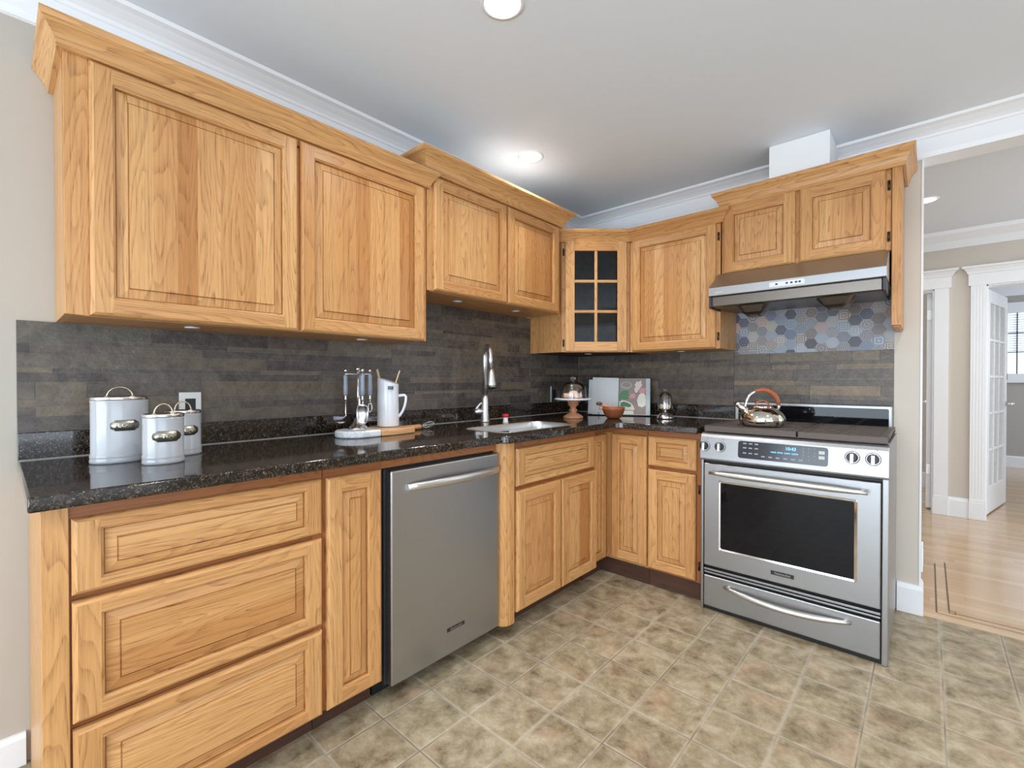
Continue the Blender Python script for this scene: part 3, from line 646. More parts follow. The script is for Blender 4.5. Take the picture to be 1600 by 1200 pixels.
panel_door(FX, -3.002, -2.413, .100, .376, CD, t, 'drawer', 'a', sw=.058, rw=.044, bulge=.03)
t = thing('base_cabinet', 'narrow oak base cabinet with one tall slim door, left of the dishwasher', 'cabinet', (.3, -2.296, 0))
base_carcass(FX, -2.406, -2.188, CD, t, st=.01)
panel_door(FX, -2.398, -2.194, .102, .866, CD, t, sw=.058)
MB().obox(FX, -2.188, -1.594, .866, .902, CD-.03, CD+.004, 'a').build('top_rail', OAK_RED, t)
# sink base, standing a little forward
SD = .651
t = thing('base_cabinet', 'oak sink cabinet set slightly forward, with one wide false drawer above two doors', 'cabinet', (.3, -1.2, 0))
m = MB(); m.obox(FX, -1.572, -1.556, .1, .902, .002, SD-.019); m.obox(FX, -.826, -.81, .1, .902, .002, SD-.019); m.obox(FX, -1.556, -.826, .1, .116, .002, SD-.019, 'a'); m.build('carcass', OAK, t); MB().obox(FX, -1.51, -.81, .1, .866, SD-.019, SD, 'a').build('face_frame', OAK_RED, t)  # sink face frame likewise carries gap shade in its reddish tone
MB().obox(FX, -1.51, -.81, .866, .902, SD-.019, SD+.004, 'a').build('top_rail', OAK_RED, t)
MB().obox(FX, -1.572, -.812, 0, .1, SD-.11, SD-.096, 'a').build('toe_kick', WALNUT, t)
MB().prism(W3, [(SD-.085, -1.592), (SD-.03, -1.592), (SD-.01, -1.585), (SD+.006, -1.57), (SD+.013, -1.55), (SD+.013, -1.52), (SD+.006, -1.511), (SD-.085, -1.511)], .06, .902, 'c').build('corner_post', OAK, t, bevel=.003)
panel_door(FX, -1.505, -.836, .690, .868, SD, t, 'false_drawer', 'a', sw=.06, rw=.04, bulge=.024)
panel_door(FX, -1.503, -1.158, DB-.002, .671, SD, t, sw=.062); panel_door(FX, -1.147, -.812, DB-.002, .671, SD, t, sw=.062)
# inside corner cabinet with a folding door
t = thing('base_cabinet', 'oak inside-corner base cabinet with a folding pair of narrow doors', 'cabinet', (.4, -.4, 0))
m = MB(); m.box(.002, .018, -.806, -.002, .1, .9); m.box(.018, .886, -.018, -.002, .1, .9); m.prism(W3, [(.018, -.806), (.60, -.806), (.60, -.60), (.886, -.60), (.886, -.018), (.018, -.018)], .1, .116)
m.obox(FX, -.806, -.60, .1, .866, CD-.016, CD-.004); m.obox(FY, CD-.016, .886, .1, .866, CD-.016, CD-.004); m.build('carcass', OAK, t)
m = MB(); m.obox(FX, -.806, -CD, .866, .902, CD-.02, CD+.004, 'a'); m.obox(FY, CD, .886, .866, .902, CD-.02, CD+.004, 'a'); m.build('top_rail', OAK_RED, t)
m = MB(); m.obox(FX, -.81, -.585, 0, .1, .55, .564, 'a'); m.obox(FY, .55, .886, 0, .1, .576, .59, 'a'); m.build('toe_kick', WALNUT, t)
panel_door(FX, -.80, -.637, DB, DT-.004, CD, t, sw=.05); panel_door(FY, .656, .884, DB+.008, DT-.002, CD, t, sw=.058)
t = thing('base_cabinet', 'small oak base cabinet with one drawer over one door, left of the range', 'cabinet', (1.03, -.3, 0))
base_carcass(FY, .888, 1.196, CD, t, toe=.022)
panel_door(FY, .892, 1.168, .698, .868, CD, t, 'drawer', 'a', sw=.052, rw=.038, bulge=.024); panel_door(FY, .892, 1.163, DB+.006, .680, CD, t, sw=.058)
for z in (.60, .19): hinge(FY, 1.178, z, CD, t)

# ================================================================= worktop, sink, faucet
ZC0, ZC1 = .903, .938
def arc(cx, cy, r, a0, a1, n=8): return [(cx+r*math.cos(math.radians(a0+(a1-a0)*k/n)), cy+r*math.sin(math.radians(a0+(a1-a0)*k/n))) for k in range(n+1)]
outer = [(.002, -3.073), (.675, -3.073), (.675, -1.618)]+arc(.675+.0, -1.588, .03, -90, -10, 5)[1:]+[(.712, -1.555), (.712, -.735)]+arc(.772, -.735, .06, 180, 90, 6)[1:]+[(1.187, -.675), (1.187, -.002), (.002, -.002)]
SX0, SX1, SY0, SY1 = .325, .615, -1.535, -.95
holes = [rrect(SX0, SX1, SY0, SY1, .07, 6)]
def slab(outer, holes, z0, z1, name, m, parent, bevel=0):
    bm = bmesh.new(); es = []
    loops = [outer]+holes
    for lp in loops:
        vs = [bm.verts.new((x, y, z1)) for x, y in lp]; es += [bm.edges.new((vs[i], vs[(i+1) % len(vs)])) for i in range(len(vs))]
    bmesh.ops.triangle_fill(bm, edges=es, use_beauty=True, use_dissolve=True)
    mb = MB(); vi = {v: i for i, v in enumerate(bm.verts)}; V = [v.co.copy() for v in bm.verts]; fs = [[vi[v] for v in f.verts] for f in bm.faces]; bm.free()
    mb.add(V, fs); mb.add([Vector((v.x, v.y, z0)) for v in V], fs)
    for lp in loops:
        n = len(lp); mb.add([(x, y, z0) for x, y in lp]+[(x, y, z1) for x, y in lp], [(i, (i+1) % n, n+(i+1) % n, n+i) for i in range(n)])
    o = mb.build(name, m, parent, bevel=bevel, seg=3)
    o.data.polygons.foreach_set('use_smooth', [True]*len(o.data.polygons)); o.data.set_sharp_from_angle(angle=math.radians(32))
    return o
t = thing('worktop', 'polished dark speckled granite worktop running round the corner from the left wall to the range', 'worktop', (.35, -1.5, ZC0))
slab(outer, holes, ZC0, ZC1, 'slab', GRANITE, t, .005)
MB().box(.002, .022, -3.073, -.002, ZC1, 1.023).build('upstand', GRANITE, t, bevel=.002); MB().box(.022, 1.186, -.022, -.002, ZC1, 1.023).build('upstand', GRANITE, t, bevel=.002)
ck = MB(); ck.box(.022, .0255, -3.07, -.0255, ZC1, ZC1+.003); ck.box(.0255, 1.186, -.0255, -.022, ZC1, ZC1+.003); ck.build('sealant_line', plain('pale_sealant', srgb(168, 164, 158), .5), t)
t = thing('sink', 'stainless steel double-bowl sink set under the granite worktop', 'sink', (.45, -1.24, .72))
def bowl(y0, y1, d):
    m = MB(); rings = []
    for ins, z, r in ((.003, ZC0-.002, .065), (.0035, ZC0-.006, .065), (.004, .84, .06), (.012, d+.04, .06), (.03, d+.012, .05), (.07, d, .03)):
        rings.append([Vector((x, y, z)) for x, y in rrect(SX0+ins, SX1-ins, y0+ins, y1-ins, r, 6)])
    m.loft(rings, cap1=True); return m.build('bowl', SINKSTEEL, t)
rm_ = [[Vector((x, y, z)) for x, y in rrect(SX0+i_, SX1-i_, SY0+i_, SY1-i_, .07-i_*.5, 6)] for i_, z in ((-.009, ZC1+.0003), (-.007, ZC1+.0016), (0, ZC1+.0014), (.002, ZC1-.004), (.003, ZC0-.004))]
MB().loft(rm_).build('rim', SINKSTEEL, t)
bowl(SY0, -1.255, .74); bowl(-1.235, SY1, .72)
for y in (-1.40, -1.09): MB().lathe([(.04, .0015), (.038, .004), (.02, .001), (.002, .001)], (.46, y, .739 if y < -1.2 else .719), 20).build('drain', CHROME, t)
MB().box(SX0+.03, SX1-.03, -1.252, -1.238, .80, ZC0-.004).build('divider', SINKSTEEL, t, bevel=.006)
FXp, FYp = .135, -1.185
t = thing('faucet', 'tall brushed nickel pull-down faucet behind the sink', 'faucet', (FXp, FYp, ZC1))
MB().lathe([(.032, 0), (.032, .006), (.027, .014), (.023, .06), (.0215, .13), (.020, .14), (.018, .16)], (FXp, FYp, ZC1), 28).build('body', NICKEL, t)
dx, dy = math.cos(math.radians(-30)), math.sin(math.radians(-30)); R_ = .058
pts = [(FXp, FYp, ZC1+.14), (FXp, FYp, 1.315)]+[(FXp+dx*R_*(1-math.cos(a)), FYp+dy*R_*(1-math.cos(a)), 1.315+.066*math.sin(a)) for a in [PI*k/12 for k in range(1, 12)]]+[(FXp+dx*(R_*2+.004), FYp+dy*(R_*2+.004), 1.315), (FXp+dx*(R_*2+.010), FYp+dy*(R_*2+.010), 1.25)]
MB().tube(pts, [.0165]*2+[.0155]*6+[.014]*7, 16).build('spout', NICKEL, t)
hx, hy = FXp+dx*(R_*2+.010), FYp+dy*(R_*2+.010)
h = MB().tube([(hx, hy, 1.252), (hx+dx*.004, hy+dy*.004, 1.225), (hx+dx*.016, hy+dy*.016, 1.16), (hx+dx*.02, hy+dy*.02, 1.142)], [.0175, .021, .029, .026], 20).build('spray_head', NICKEL, t)
MB().tube([(hx+dx*.0195, hy+dy*.0195, 1.144), (hx+dx*.021, hy+dy*.021, 1.139)], .022, 16).build('nozzle', CHAR, h)
lx, ly = -.55, -.83
MB().tube([(FXp, FYp, 1.0), (FXp+lx*.035, FYp+ly*.035, 1.0), (FXp+lx*.058, FYp+ly*.058, .999), (FXp+lx*.066, FYp+ly*.066, .999)], [.019, .021, .019, .012], 16).build('valve', NICKEL, t)
MB().tube([(FXp+lx*.055, FYp+ly*.055, 1.004), (FXp+lx*.05, FYp+ly*.05, 1.022), (FXp+lx*.03, FYp+ly*.03, 1.045), (FXp+lx*.012, FYp+ly*.012, 1.058)], [.010, .009, .0075, .006], 10).build('lever', NICKEL, t)
t = thing('sink_button', 'small white push button with a red cap on the worktop, right of the faucet', 'button', (.245, -1.125, ZC1))
MB().lathe([(.017, 0), (.017, .004), (.014, .006), (.014, .03)], (.245, -1.125, ZC1), 18).build('base', WHITEPL, t)
MB().lathe([(.014, .03), (.019, .032), (.020, .042), (.016, .049), (.004, .051)], (.245, -1.125, ZC1), 18).build('cap', RED, t)

# ================================================================= wall tiling
ROWS = [.053, .017, .030, .045, .016, .030, .054, .024, .030, .046]
def strips(F, a0, a1, bt, bb, c0=.0025, seed=1, lo=0.0, hi=1.0):
    r = random.Random(seed); m = MB(); b = bt; i = 0
    while b > bb+.004:
        h = ROWS[i % len(ROWS)]; i += 1; h = min(h, b-bb); a = a0-r.random()*.3
        while a < a1:
            L = r.choice((.12, .2, .26, .32, .4, .5)); p, q = max(a, a0), min(a+L, a1)
            if q-p > .012: m.obox(F, p+.0008, q-.0008, b-h+.0004, b-.0004, c0, c0+.006+r.random()*.0012, 'a', (lo+(hi-lo)*r.random(), r.random(), 0))
            a += L
        b -= h
    return m
t = thing('tile_backsplash', 'dark slate strip-tile backsplash on the sink wall', 'backsplash', (0, -1.5, 1.02))
strips(FX, -3.073, -1.742, UB, 1.0235, .0025, 3, .0, .8).build('tiles', SLATE, t); strips(FX, -1.742, -.612, 1.615, 1.0235, .0025, 3, .0, .8).build('tiles', SLATE, t); strips(FX, -.612, -.011, UB, 1.0235, .0025, 3, .0, .8).build('tiles', SLATE, t)  # tone range kept low: shade under the cabinets put into the slate colour
m = MB(); m.obox(FX, -3.073, -.013, 1.0235, UB, .0002, .0078); m.obox(FX, -1.742, -.614, UB, 1.614, .0002, .0078); m.build('grout', GROUT2, t)
t = thing('tile_backsplash', 'dark slate strip-tile backsplash on the stove wall, behind range and cookbook', 'backsplash', (1, 0, 1.02))
strips(FY, .011, 1.172, UB, 1.0235, .0025, 5, .1, .75).build('tiles', SLATE, t); strips(FY, 1.172, 1.95, 1.345, 1.0235, .0025, 6, .25, 1).build('tiles', SLATE, t); strips(FY, 1.20, 1.95, 1.0235, .90, .0025, 8, .25, 1).build('tiles', SLATE, t)  # strips behind the range toned lighter, lamp light put into their colour
m = MB(); m.obox(FY, .010, 1.172, 1.0235, UB, .0002, .0062); m.obox(FY, 1.20, 1.9505, .90, 1.0235, .0002, .0062); m.obox(FY, 1.172, 1.9505, 1.0235, 1.345, .0002, .0062); m.build('grout', GROUT, t)
t = thing('hexagon_tile_panel', 'panel of blue, grey and brown patterned hexagon tiles under the range hood', 'backsplash', (1.56, 0, 1.345))
MB().obox(FY, 1.173, 1.951, 1.3455, 1.78, .0002, .005).build('grout', HEXGROUT, t)
m = MB(); s = .0338; r = random.Random(11); i = 0; x = 1.172+.006
def clip_poly(P, f):
    out = []
    for k in range(len(P)):
        A, B = P[k], P[(k+1) % len(P)]; fa, fb = f(A), f(B)
        if fa >= 0: out.append(A)
        if fa*fb < 0: q = fa/(fa-fb); out.append((A[0]+(B[0]-A[0])*q, A[1]+(B[1]-A[1])*q))
    return out
while x < 1.985:
    z = 1.345-.01+(math.sqrt(3)*s/2 if i % 2 else 0)
    while z < 1.66:
        P = [(x+(s-.0012)*math.cos(PI*k/3), z+(s-.0012)*math.sin(PI*k/3)) for k in range(6)]
        for f in (lambda p: p[0]-1.1735, lambda p: 1.949-p[0], lambda p: p[1]-1.3465): P = clip_poly(P, f) if P else P
        if len(P) > 2:
            m.add([FY(a, b, .0062) for a, b in P], [list(range(len(P)))], [[((a-x)/s, (b-z)/s) for a, b in P]], (r.random(), r.random(), r.random()))
        z += math.sqrt(3)*s
    x += 1.5*s; i += 1
m.build('tiles', HEX, t)

# ================================================================= dishwasher
t = thing('dishwasher', 'stainless steel dishwasher with a curved bar handle, between oak cabinets', 'dishwasher', (.3, -1.86, 0))
MB().obox(FX, -2.184, -1.596, .11, .862, .03, .595).build('tub', CHAR, t)
MB().obox(FX, -2.18, -1.60, .0, .11, .5, .535).build('toe_panel', BLACK, t)
d = MB().obox(FX, -2.163, -1.598, .068, .856, .604, .640).build('door', STEELV, t, bevel=.007, seg=3)
MB().obox(FX, -2.172, -1.597, .066, .858, .596, .604).build('door_edge', CHAR, t)
hb = [(-2.095+.49*k/14, .786-.0*k, .645+.030*math.sin(PI*k/14)**.7) for k in range(15)]
m = MB(); rings = []
for k, (a, b, c) in enumerate(hb):
    e = min(1, .35+2.6*min(k, 14-k)/14); hh = .0165*min(1, .75+e*.25)
    rings.append([FX(a, b+hh*math.sin(q), c+.008*math.cos(q)) for q in [2*PI*j/14 for j in range(14)]])
m.loft(rings, True, True); m.build('handle', NICKEL, d)
for a in (-2.085, -1.615): MB().tube([FX(a, .786, .638), FX(a, .786, .652)], .010, 12).build('handle_mount', NICKEL, d)
bg = MB().obox(FX, -1.902, -1.808, .163, .178, .640, .6412).build('badge', BADGE, d)
text('lettering', 'KitchenAid', .0135, FX, -1.855, .1702, .6414, LETTER, bg)

# ================================================================= range
RX0, RX1, RY = 1.206, 1.966, .640
t = thing('range', 'stainless steel slide-in range with oven, control panel and low black backguard', 'range', (1.586, -.33, 0))
MB().obox(FY, RX0+.002, RX1-.002, .03, .906, .03, .625).build('body', STEEL, t)
MB().obox(FY, RX0+.012, RX1-.012, .02, .80, .625, .632).build('front_recess', BLACK, t)
for a in (RX0, RX1-.022): MB().obox(FY, a, a+.022 if a > 1.5 else a+.013, .001, .775, .60, .668).build('side_trim', STEEL, t, bevel=.003)
for a in (RX0+.03, RX1-.03):
    for c in (.08, .58): MB().lathe([(.016, 0), (.016, .006), (.009, .008), (.009, .03)], FY(a, 0, c), 12).build('foot', BLACK, t)
MB().obox(FY, RX0+.012, RX1-.012, .001, .03, .6, .655).build('toe_strip', BLACK, t)
# sloped control panel with a rolled top
prof = [(.60, .772), (.664, .772), (.672, .776), (.674, .784), (.662, .892), (.654, .906), (.640, .913), (.60, .915)]
m = MB(); n = len(prof); vs = [FY(a, b, c) for a in (RX0-.004, RX1+.0) for c, b in prof]
m.add(vs, [list(range(n)), list(range(2*n-1, n-1, -1))]+[(k, n+k, n+(k+1) % n, (k+1) % n) for k in range(n)]); cp = m.build('control_panel', STEEL, t, bevel=.002)
MB().obox(FY, RX0-.002, RX1-.001, .9062, .916, .05, .601).build('cooktop', STEEL, t)
class PF:                                         # frame lying on the sloped panel face
    def __call__(s, a, b, c):
        k = (b-.784)/(.892-.784); return FY(a, b, .674-.012*k+c)
PFc = PF()
def on_panel(P, c0, c1, name, mt, parent, bevel=0): return MB().prism(PFc, P, c0, c1).build(name, mt, parent, bevel=bevel)
ds = on_panel(rrect(1.386, 1.757, .803, .886, .012, 4), -.002, .0018, 'display', DISPLAY, cp)
text('clock', '10:43', .020, PFc, 1.612, .866, .0019, CLOCK, ds, .0003, .0004)
for txt, a, b, sz in (('• BAKE  BROIL  CONV  CLEAN', 1.585, .845, .0085),): text('status_line', txt, sz, PFc, a, b, .0019, CLOCK, ds, .0003, .0002)
for rowb in (.875, .854, .829):
    for k in range(3): on_panel(rrect(1.408+.026*k, 1.424+.026*k, rowb-.003, rowb+.003, .001, 1), .0018, .0022, 'key_legend', PRINT, ds)
for k in range(6): on_panel(rrect(1.49+.031*k, 1.506+.031*k, .817, .823, .001, 1), .0018, .0022, 'key_legend', PRINT, ds)
for i in range(3):
    for j in range(4): text('digit', ['123', '456', '789', '-0+'][j][i], .011, PFc, 1.662+.022*i, .874-.0165*j, .0019, PRINT, ds, .0003)
for b in (.862, .840): on_panel(rrect(1.722, 1.744, b-.007, b+.007, .001, 1), .0018, .0024, 'key', plain('pale_key', srgb(190, 192, 192), .4), ds)
for a, b in ((1.226, .846), (1.302, .848), (1.843, .854), (1.914, .854)):
    kr = MB(); kn = 24; ctr = PFc(a, b, 0); o1 = FY(0, 0, 1)-FY(0, 0, 0); ax = (o1+Vector((0, 0, .11))).normalized()
    kr.tube([ctr-ax*.001, ctr+ax*.006, ctr+ax*.009], [.027, .027, .024], kn); k = kr.build('knob', STEEL, cp)
    MB().tube([ctr+ax*.009, ctr+ax*.024, ctr+ax*.027], [.021, .0195, .017], kn).build('knob_skirt', BLACK, k)
    MB().obox(PFc, a-.0065, a+.0065, b-.0205, b+.0205, .010, .035).build('grip', CHROME, k, bevel=.002)
    text('mark', '2', .011, PFc, a+.012, b+.037, .0002, CHAR, cp, .0003)
# oven door
d = MB().obox(FY, 1.222, 1.941, .231, .758, .634, .671).build('oven_door', STEEL, t, bevel=.005, seg=3)
fr_ = MB(); P0 = rrect(1.293, 1.863, .320, .678, .014, 4); P1 = rrect(1.305, 1.851, .332, .666, .006, 4); n = len(P0)
fr_.loft([[FY(a, b, .6705) for a, b in P0], [FY(a, b, .6735) for a, b in [(p[0]+(q[0]-p[0])*.3, p[1]+(q[1]-p[1])*.3) for p, q in zip(P0, P1)]], [FY(a, b, .6715) for a, b in P1]], smooth=False); fr_.build('window_bezel', CHROME, d)
MB().prism(FY, P1, .6695, .6722).build('oven_window', BLACKGLASS, d)
def bar(a0, a1, b, c0, c1, r, name, parent, bow=.0, drop=0, m=NICKEL):
    pts = [(a0+(a1-a0)*k/16, b-drop*math.sin(PI*k/16), c1-bow*(1-math.sin(PI*k/16)**.8)) for k in range(17)]
    mm = MB(); rs = [r*(.55+.45*min(1, 5*min(k, 16-k)/16)) for k in range(17)]
    mm.tube([FY(*p) for p in pts], rs, 14); hd = mm.build(name, m, parent)
    for a in (a0+.02, a1-.02): MB().tube([FY(a, b, c0-.001), FY(a, b, c1-bow*.8)], r*.7, 12).build('handle_mount', m, hd)
    return hd
bar(1.262, 1.900, .717, .671, .712, .0145, 'handle', d)
bg = MB().obox(FY, 1.533, 1.629, .268, .287, .671, .6722).build('badge', BADGE, d); text('lettering', 'KitchenAid', .0145, FY, 1.581, .2772, .6724, LETTER, bg)
MB().obox(FY, 1.222, 1.941, .206, .217, .634, .668).build('vent_strip', STEEL, t, bevel=.002); MB().obox(FY, 1.222, 1.941, .19, .199, .634, .664).build('vent_strip', STEEL, t, bevel=.002)
w_ = MB().obox(FY, 1.222, 1.941, .022, .181, .634, .671).build('storage_drawer', STEEL, t, bevel=.005, seg=3)
bar(1.325, 1.843, .145, .671, .712, .0135, 'handle', w_, .034, .016)
# backguard
bgd = MB().obox(FY, 1.190, 1.9485, .905, 1.052, .012, .052).build('backguard', STEEL, t, bevel=.006, seg=3)
MB().prism(FY, rrect(1.212, 1.934, .93, 1.036, .008, 3), .0515, .0535).build('backguard_glass', BLACKGLASS, bgd)
# burners and cast-iron grates
for a, c in ((1.38, .22), (1.38, .47), (1.79, .22), (1.79, .47)): MB().lathe([(.045, 0), (.045, .008), (.03, .012), (.002, .013)], FY(a, .916, c), 20).build('burner', IRON, t)
for a0, a1, open_ in ((1.212, 1.628, 0), (1.634, 1.960, 1)):
    m = MB(); z0, z1 = .926, .947; c0, c1 = .068, .640
    m.obox(FY, a0, a1, z0-.008, z1, c1-.03, c1); m.obox(FY, a0, a1, z0, z1, c0, c0+.03); m.obox(FY, a0, a0+.03, z0, z1, c0+.03, c1-.03); m.obox(FY, a1-.03, a1, z0, z1, c0+.03, c1-.03)
    n = 7
    for k in range(1, n): cc = c0+(c1-c0)*k/n; m.obox(FY, a0+.03, a1-.03, z0+.002, z1, cc-(.012 if open_ else .026), cc+(.012 if open_ else .026))
    for q in (.28, .5, .72) if not open_ else (.5,): aa = a0+(a1-a0)*q; m.obox(FY, aa-.011, aa+.011, z0+.001, z1+.0005, c0+.02, c1-.02)
    for a in (a0+.01, a1-.022):
        for c in (c0+.01, c1-.022): m.obox(FY, a, a+.012, .9155, z0, c, c+.012)
    m.build('grate', IRON, t, bevel=.003)
gr = None
# ================================================================= kettle
kx, ky, kz = 1.443, -.465, .9485
t = thing('kettle', 'polished stainless kettle with a reddish loop handle, standing on the range grate', 'kettle', (kx, ky, kz))
MB().lathe([(.080, 0), (.098, .006), (.107, .022), (.109, .036), (.104, .052), (.092, .070), (.074, .086), (.052, .096), (.046, .098)], (kx, ky, kz), 48).build('body', KETTLE, t)
lid = MB().lathe([(.050, .0965), (.051, .100), (.040, .106), (.018, .110), (.002, .111)], (kx, ky, kz), 32).build('lid', KETTLE, t)
sx, sy = -.80, -.60                                # direction of the spout
MB().tube([(kx+sx*.034*math.cos(q)-.0, ky+sy*.034*math.cos(q), kz+.106+.024*math.sin(q)) for q in [PI*k/10 for k in range(11)]], .0045, 8).build('lid_handle', COPPERWOOD, lid)
sp = MB().tube([(kx+sx*.070, ky+sy*.070, kz+.072), (kx+sx*.098, ky+sy*.098, kz+.092), (kx+sx*.122, ky+sy*.122, kz+.112)], [.022, .0165, .013], 16).build('spout', KETTLE, t)
MB().tube([(kx+sx*.120, ky+sy*.120, kz+.110), (kx+sx*.130, ky+sy*.130, kz+.119)], [.0145, .0125], 14).build('whistle', CHROME, sp)
hp = [(kx+sx*.083*math.cos(q), ky+sy*.083*math.cos(q), kz+.088+.098*math.sin(q)**.8) for q in [PI*k/20 for k in range(21)]]
hd = MB().tube(hp[:9], [.007]*9, 10).build('handle', CHROME, t)
MB().tube(hp[7:20], [.0075]+[.009, .010, .011, .012, .013, .0135, .0135, .0135, .013, .012, .010, .008], 12).build('grip', COPPERWOOD, hd)
MB().tube(hp[19:], [.008, .009], 10).build('handle_mount', CHROME, hd)

# ================================================================= hood
t = thing('range_hood', 'slim stainless under-cabinet range hood with a row of push buttons', 'hood', (1.56, -.25, 1.63))
def ext(prof, a0, a1, name, m, parent, bevel=0):
    mm = MB(); n = len(prof); vs = [FY(a, b, c) for a in (a0, a1) for c, b in prof]
    mm.add(vs, [list(range(n)), list(range(2*n-1, n-1, -1))]+[(k, n+k, n+(k+1) % n, (k+1) % n) for k in range(n)]); return mm.build(name, m, parent, bevel=bevel)
ext([(.010, 1.640), (.30, 1.640), (.492, 1.640), (.500, 1.644), (.500, 1.688), (.345, 1.786), (.330, 1.793), (.010, 1.793)], 1.182, 1.945, 'canopy', STEEL, t, .002)
ext([(.015, 1.60), (.455, 1.585), (.478, 1.589), (.482, 1.6395), (.015, 1.6395)], 1.196, 1.928, 'underside_tray', DARKSTEEL, t, .002)
for a in (1.183, 1.930): ext([(.33, 1.578), (.488, 1.578), (.492, 1.586), (.492, 1.6395), (.33, 1.6395)], a, a+.013, 'side_bracket', CHAR, t, .002)
for a in (1.375, 1.745):
    rings = []
    for h, z in ((.085, 1.5915), (.055, 1.553), (.036, 1.540), (.030, 1.531)): rings.append([FY(x, z, y) for x, y in rrect(a-h, a+h, .35-h, .35+h, h*.45, 3)])
    MB().loft(rings, cap1=True, smooth=False).build('fan_cup', DARKSTEEL, t)
bp_ = MB().prism(FY, rrect(1.482, 1.635, 1.6535, 1.6775, .002, 2), .4995, .5015).build('button_panel', SILVER, t)
for k, a in enumerate((1.500, 1.515, 1.560, 1.580, 1.600, 1.615)): MB().obox(FY, a-.005, a+.005, 1.6615, 1.6695, .5015, .503).build('button', CHAR if k else WHITEPL, bp_)
MB().obox(FY, 1.214, 1.262, 1.655, 1.663, .4995, .5012).build('badge', SILVER, t, bevel=.0015)

# ================================================================= things on the worktop
Z = ZC1+.0002
def canister(cx, cy, rx, ry, rot, h, word, label):
    t = thing('canister', label, 'canister', (cx, cy, Z), 'white enamel canisters')
    c = (cx, cy, Z); sy = ry/rx
    MB().lathe([(rx*.985, 0), (rx*1.012, .004), (rx*1.012, .010), (rx*.99, .014), (rx*1.006, .018), (rx*1.006, .025), (rx*.975, .029), (rx*.975, h-.006), (rx*.985, h-.003), (rx*.985, h), (rx*.9, h)], c, 56, 1, sy, rot).build('body', ENAMEL, t)
    lid = MB().lathe([(rx*.99, h+.0005), (rx*1.0, h+.002), (rx*1.0, h+.007), (rx*.985, h+.010), (rx*.93, h+.011), (rx*.90, h+.008), (.002, h+.009)], c, 56, 1, sy, rot).build('lid', SILVER, t)
    ca, sa = math.cos(rot), math.sin(rot); L = lambda u, v, z: Vector((cx+u*ca-v*sa, cy+u*sa+v*ca, Z+z))
    hr = rx*.44
    MB().tube([L(-hr*math.cos(q), 0, h+.009+.030*math.sin(q)) for q in [PI*k/16 for k in range(17)]], .0022, 8).build('handle', BRASS, lid)
    for s in (-1, 1): MB().lathe([(.007, 0), (.006, .003), (.002, .004)], L(s*hr, 0, h+.0085), 12).build('stud', BRASS, lid)
    # oval name plate bent round the front (local -v side)
    def S(u, z, off=.0012):
        x = u; r_ = math.sqrt(max(0, 1-(x/(rx*.975))**2)); nx, ny = x/(rx*rx), -r_/ry; l = math.hypot(nx, ny); return L(x+nx/l*off, -ry*.975*r_+ny/l*off, z)
    zc = h*.60; w, hh = .0355, .0160
    pl = MB(); out_ = [(-w, 0), (-w*.93, .55), (-w*.72, .8), (-w*.66, 1), (-w*.2, 1), (w*.2, 1), (w*.66, 1), (w*.72, .8), (w*.93, .55), (w, 0)]
    out = []
    for (a, p), (b, q) in zip(out_[:-1], out_[1:]):
        nn = max(1, int(abs(b-a)/.003)); out += [(a+(b-a)*i_/nn, p+(q-p)*i_/nn) for i_ in range(nn)]
    out.append(out_[-1])
    for k in range(len(out)-1):
        (a, p), (b, q) = out[k], out[k+1]
        f = [S(a, zc+p*hh), S(a, zc-p*hh-1e-5), S(b, zc-q*hh-1e-5), S(b, zc+q*hh)]; pl.add(f, [(0, 1, 2, 3)], smooth=True)
        g = [S(a, zc+p*hh, .0001), S(a, zc-p*hh-1e-5, .0001), S(b, zc-q*hh-1e-5, .0001), S(b, zc+q*hh, .0001)]
        pl.add([f[0], f[3], g[3], g[0]], [(0, 1, 2, 3)]); pl.add([f[1], f[2], g[2], g[1]], [(0, 1, 2, 3)])
    p = pl.build('name_plate', TAG, t)
    class CFr:
        def __call__(s, a, b, c): return S(a, zc+b, .0013+c)
    text('lettering', word, .0165, CFr(), 0, 0, 0, BRASS, p, .0004)
A_ = .33
canister(.243, -2.862, .0715, .053, PI/2+.10, .187, 'FLOUR', 'tall white enamel canister with metal lid, largest and leftmost of the three')
canister(.376, -2.780, .0525, .042, PI/2+.04, .137, 'TEA', 'small white enamel canister with oval metal plate, in front beside the tall one')
canister(.232, -2.699, .0525, .042, PI/2+.02, .137, 'SUGAR', 'small white enamel canister half hidden behind the front one, before the wall outlet')
def outlet(F, a, b, label, dark, cat='outlet'):
    o = F(a, b, .010); t = thing('wall_outlet', label, cat, o)
    MB().obox(F, a-.036, a+.036, b-.059, b+.059, .0085, .0145).build('cover_plate', NICKEL, t, bevel=.002)
    MB().obox(F, a-.0168, a+.0168, b-.034, b+.034, .0142, .0155).build('socket', BLACK, t, bevel=.001)
    for s in (-1, 1): MB().tube([F(a, b+s*.048, .014), F(a, b+s*.048, .0155)], .0033, 10).build('screw', NICKEL, t)
outlet(FX, -2.626, 1.082, 'steel wall outlet plate with black socket, behind the canisters', 1)
outlet(FX, -.345, 1.080, 'steel wall outlet plate on the sink wall, behind the glass-domed cake stand', 1)

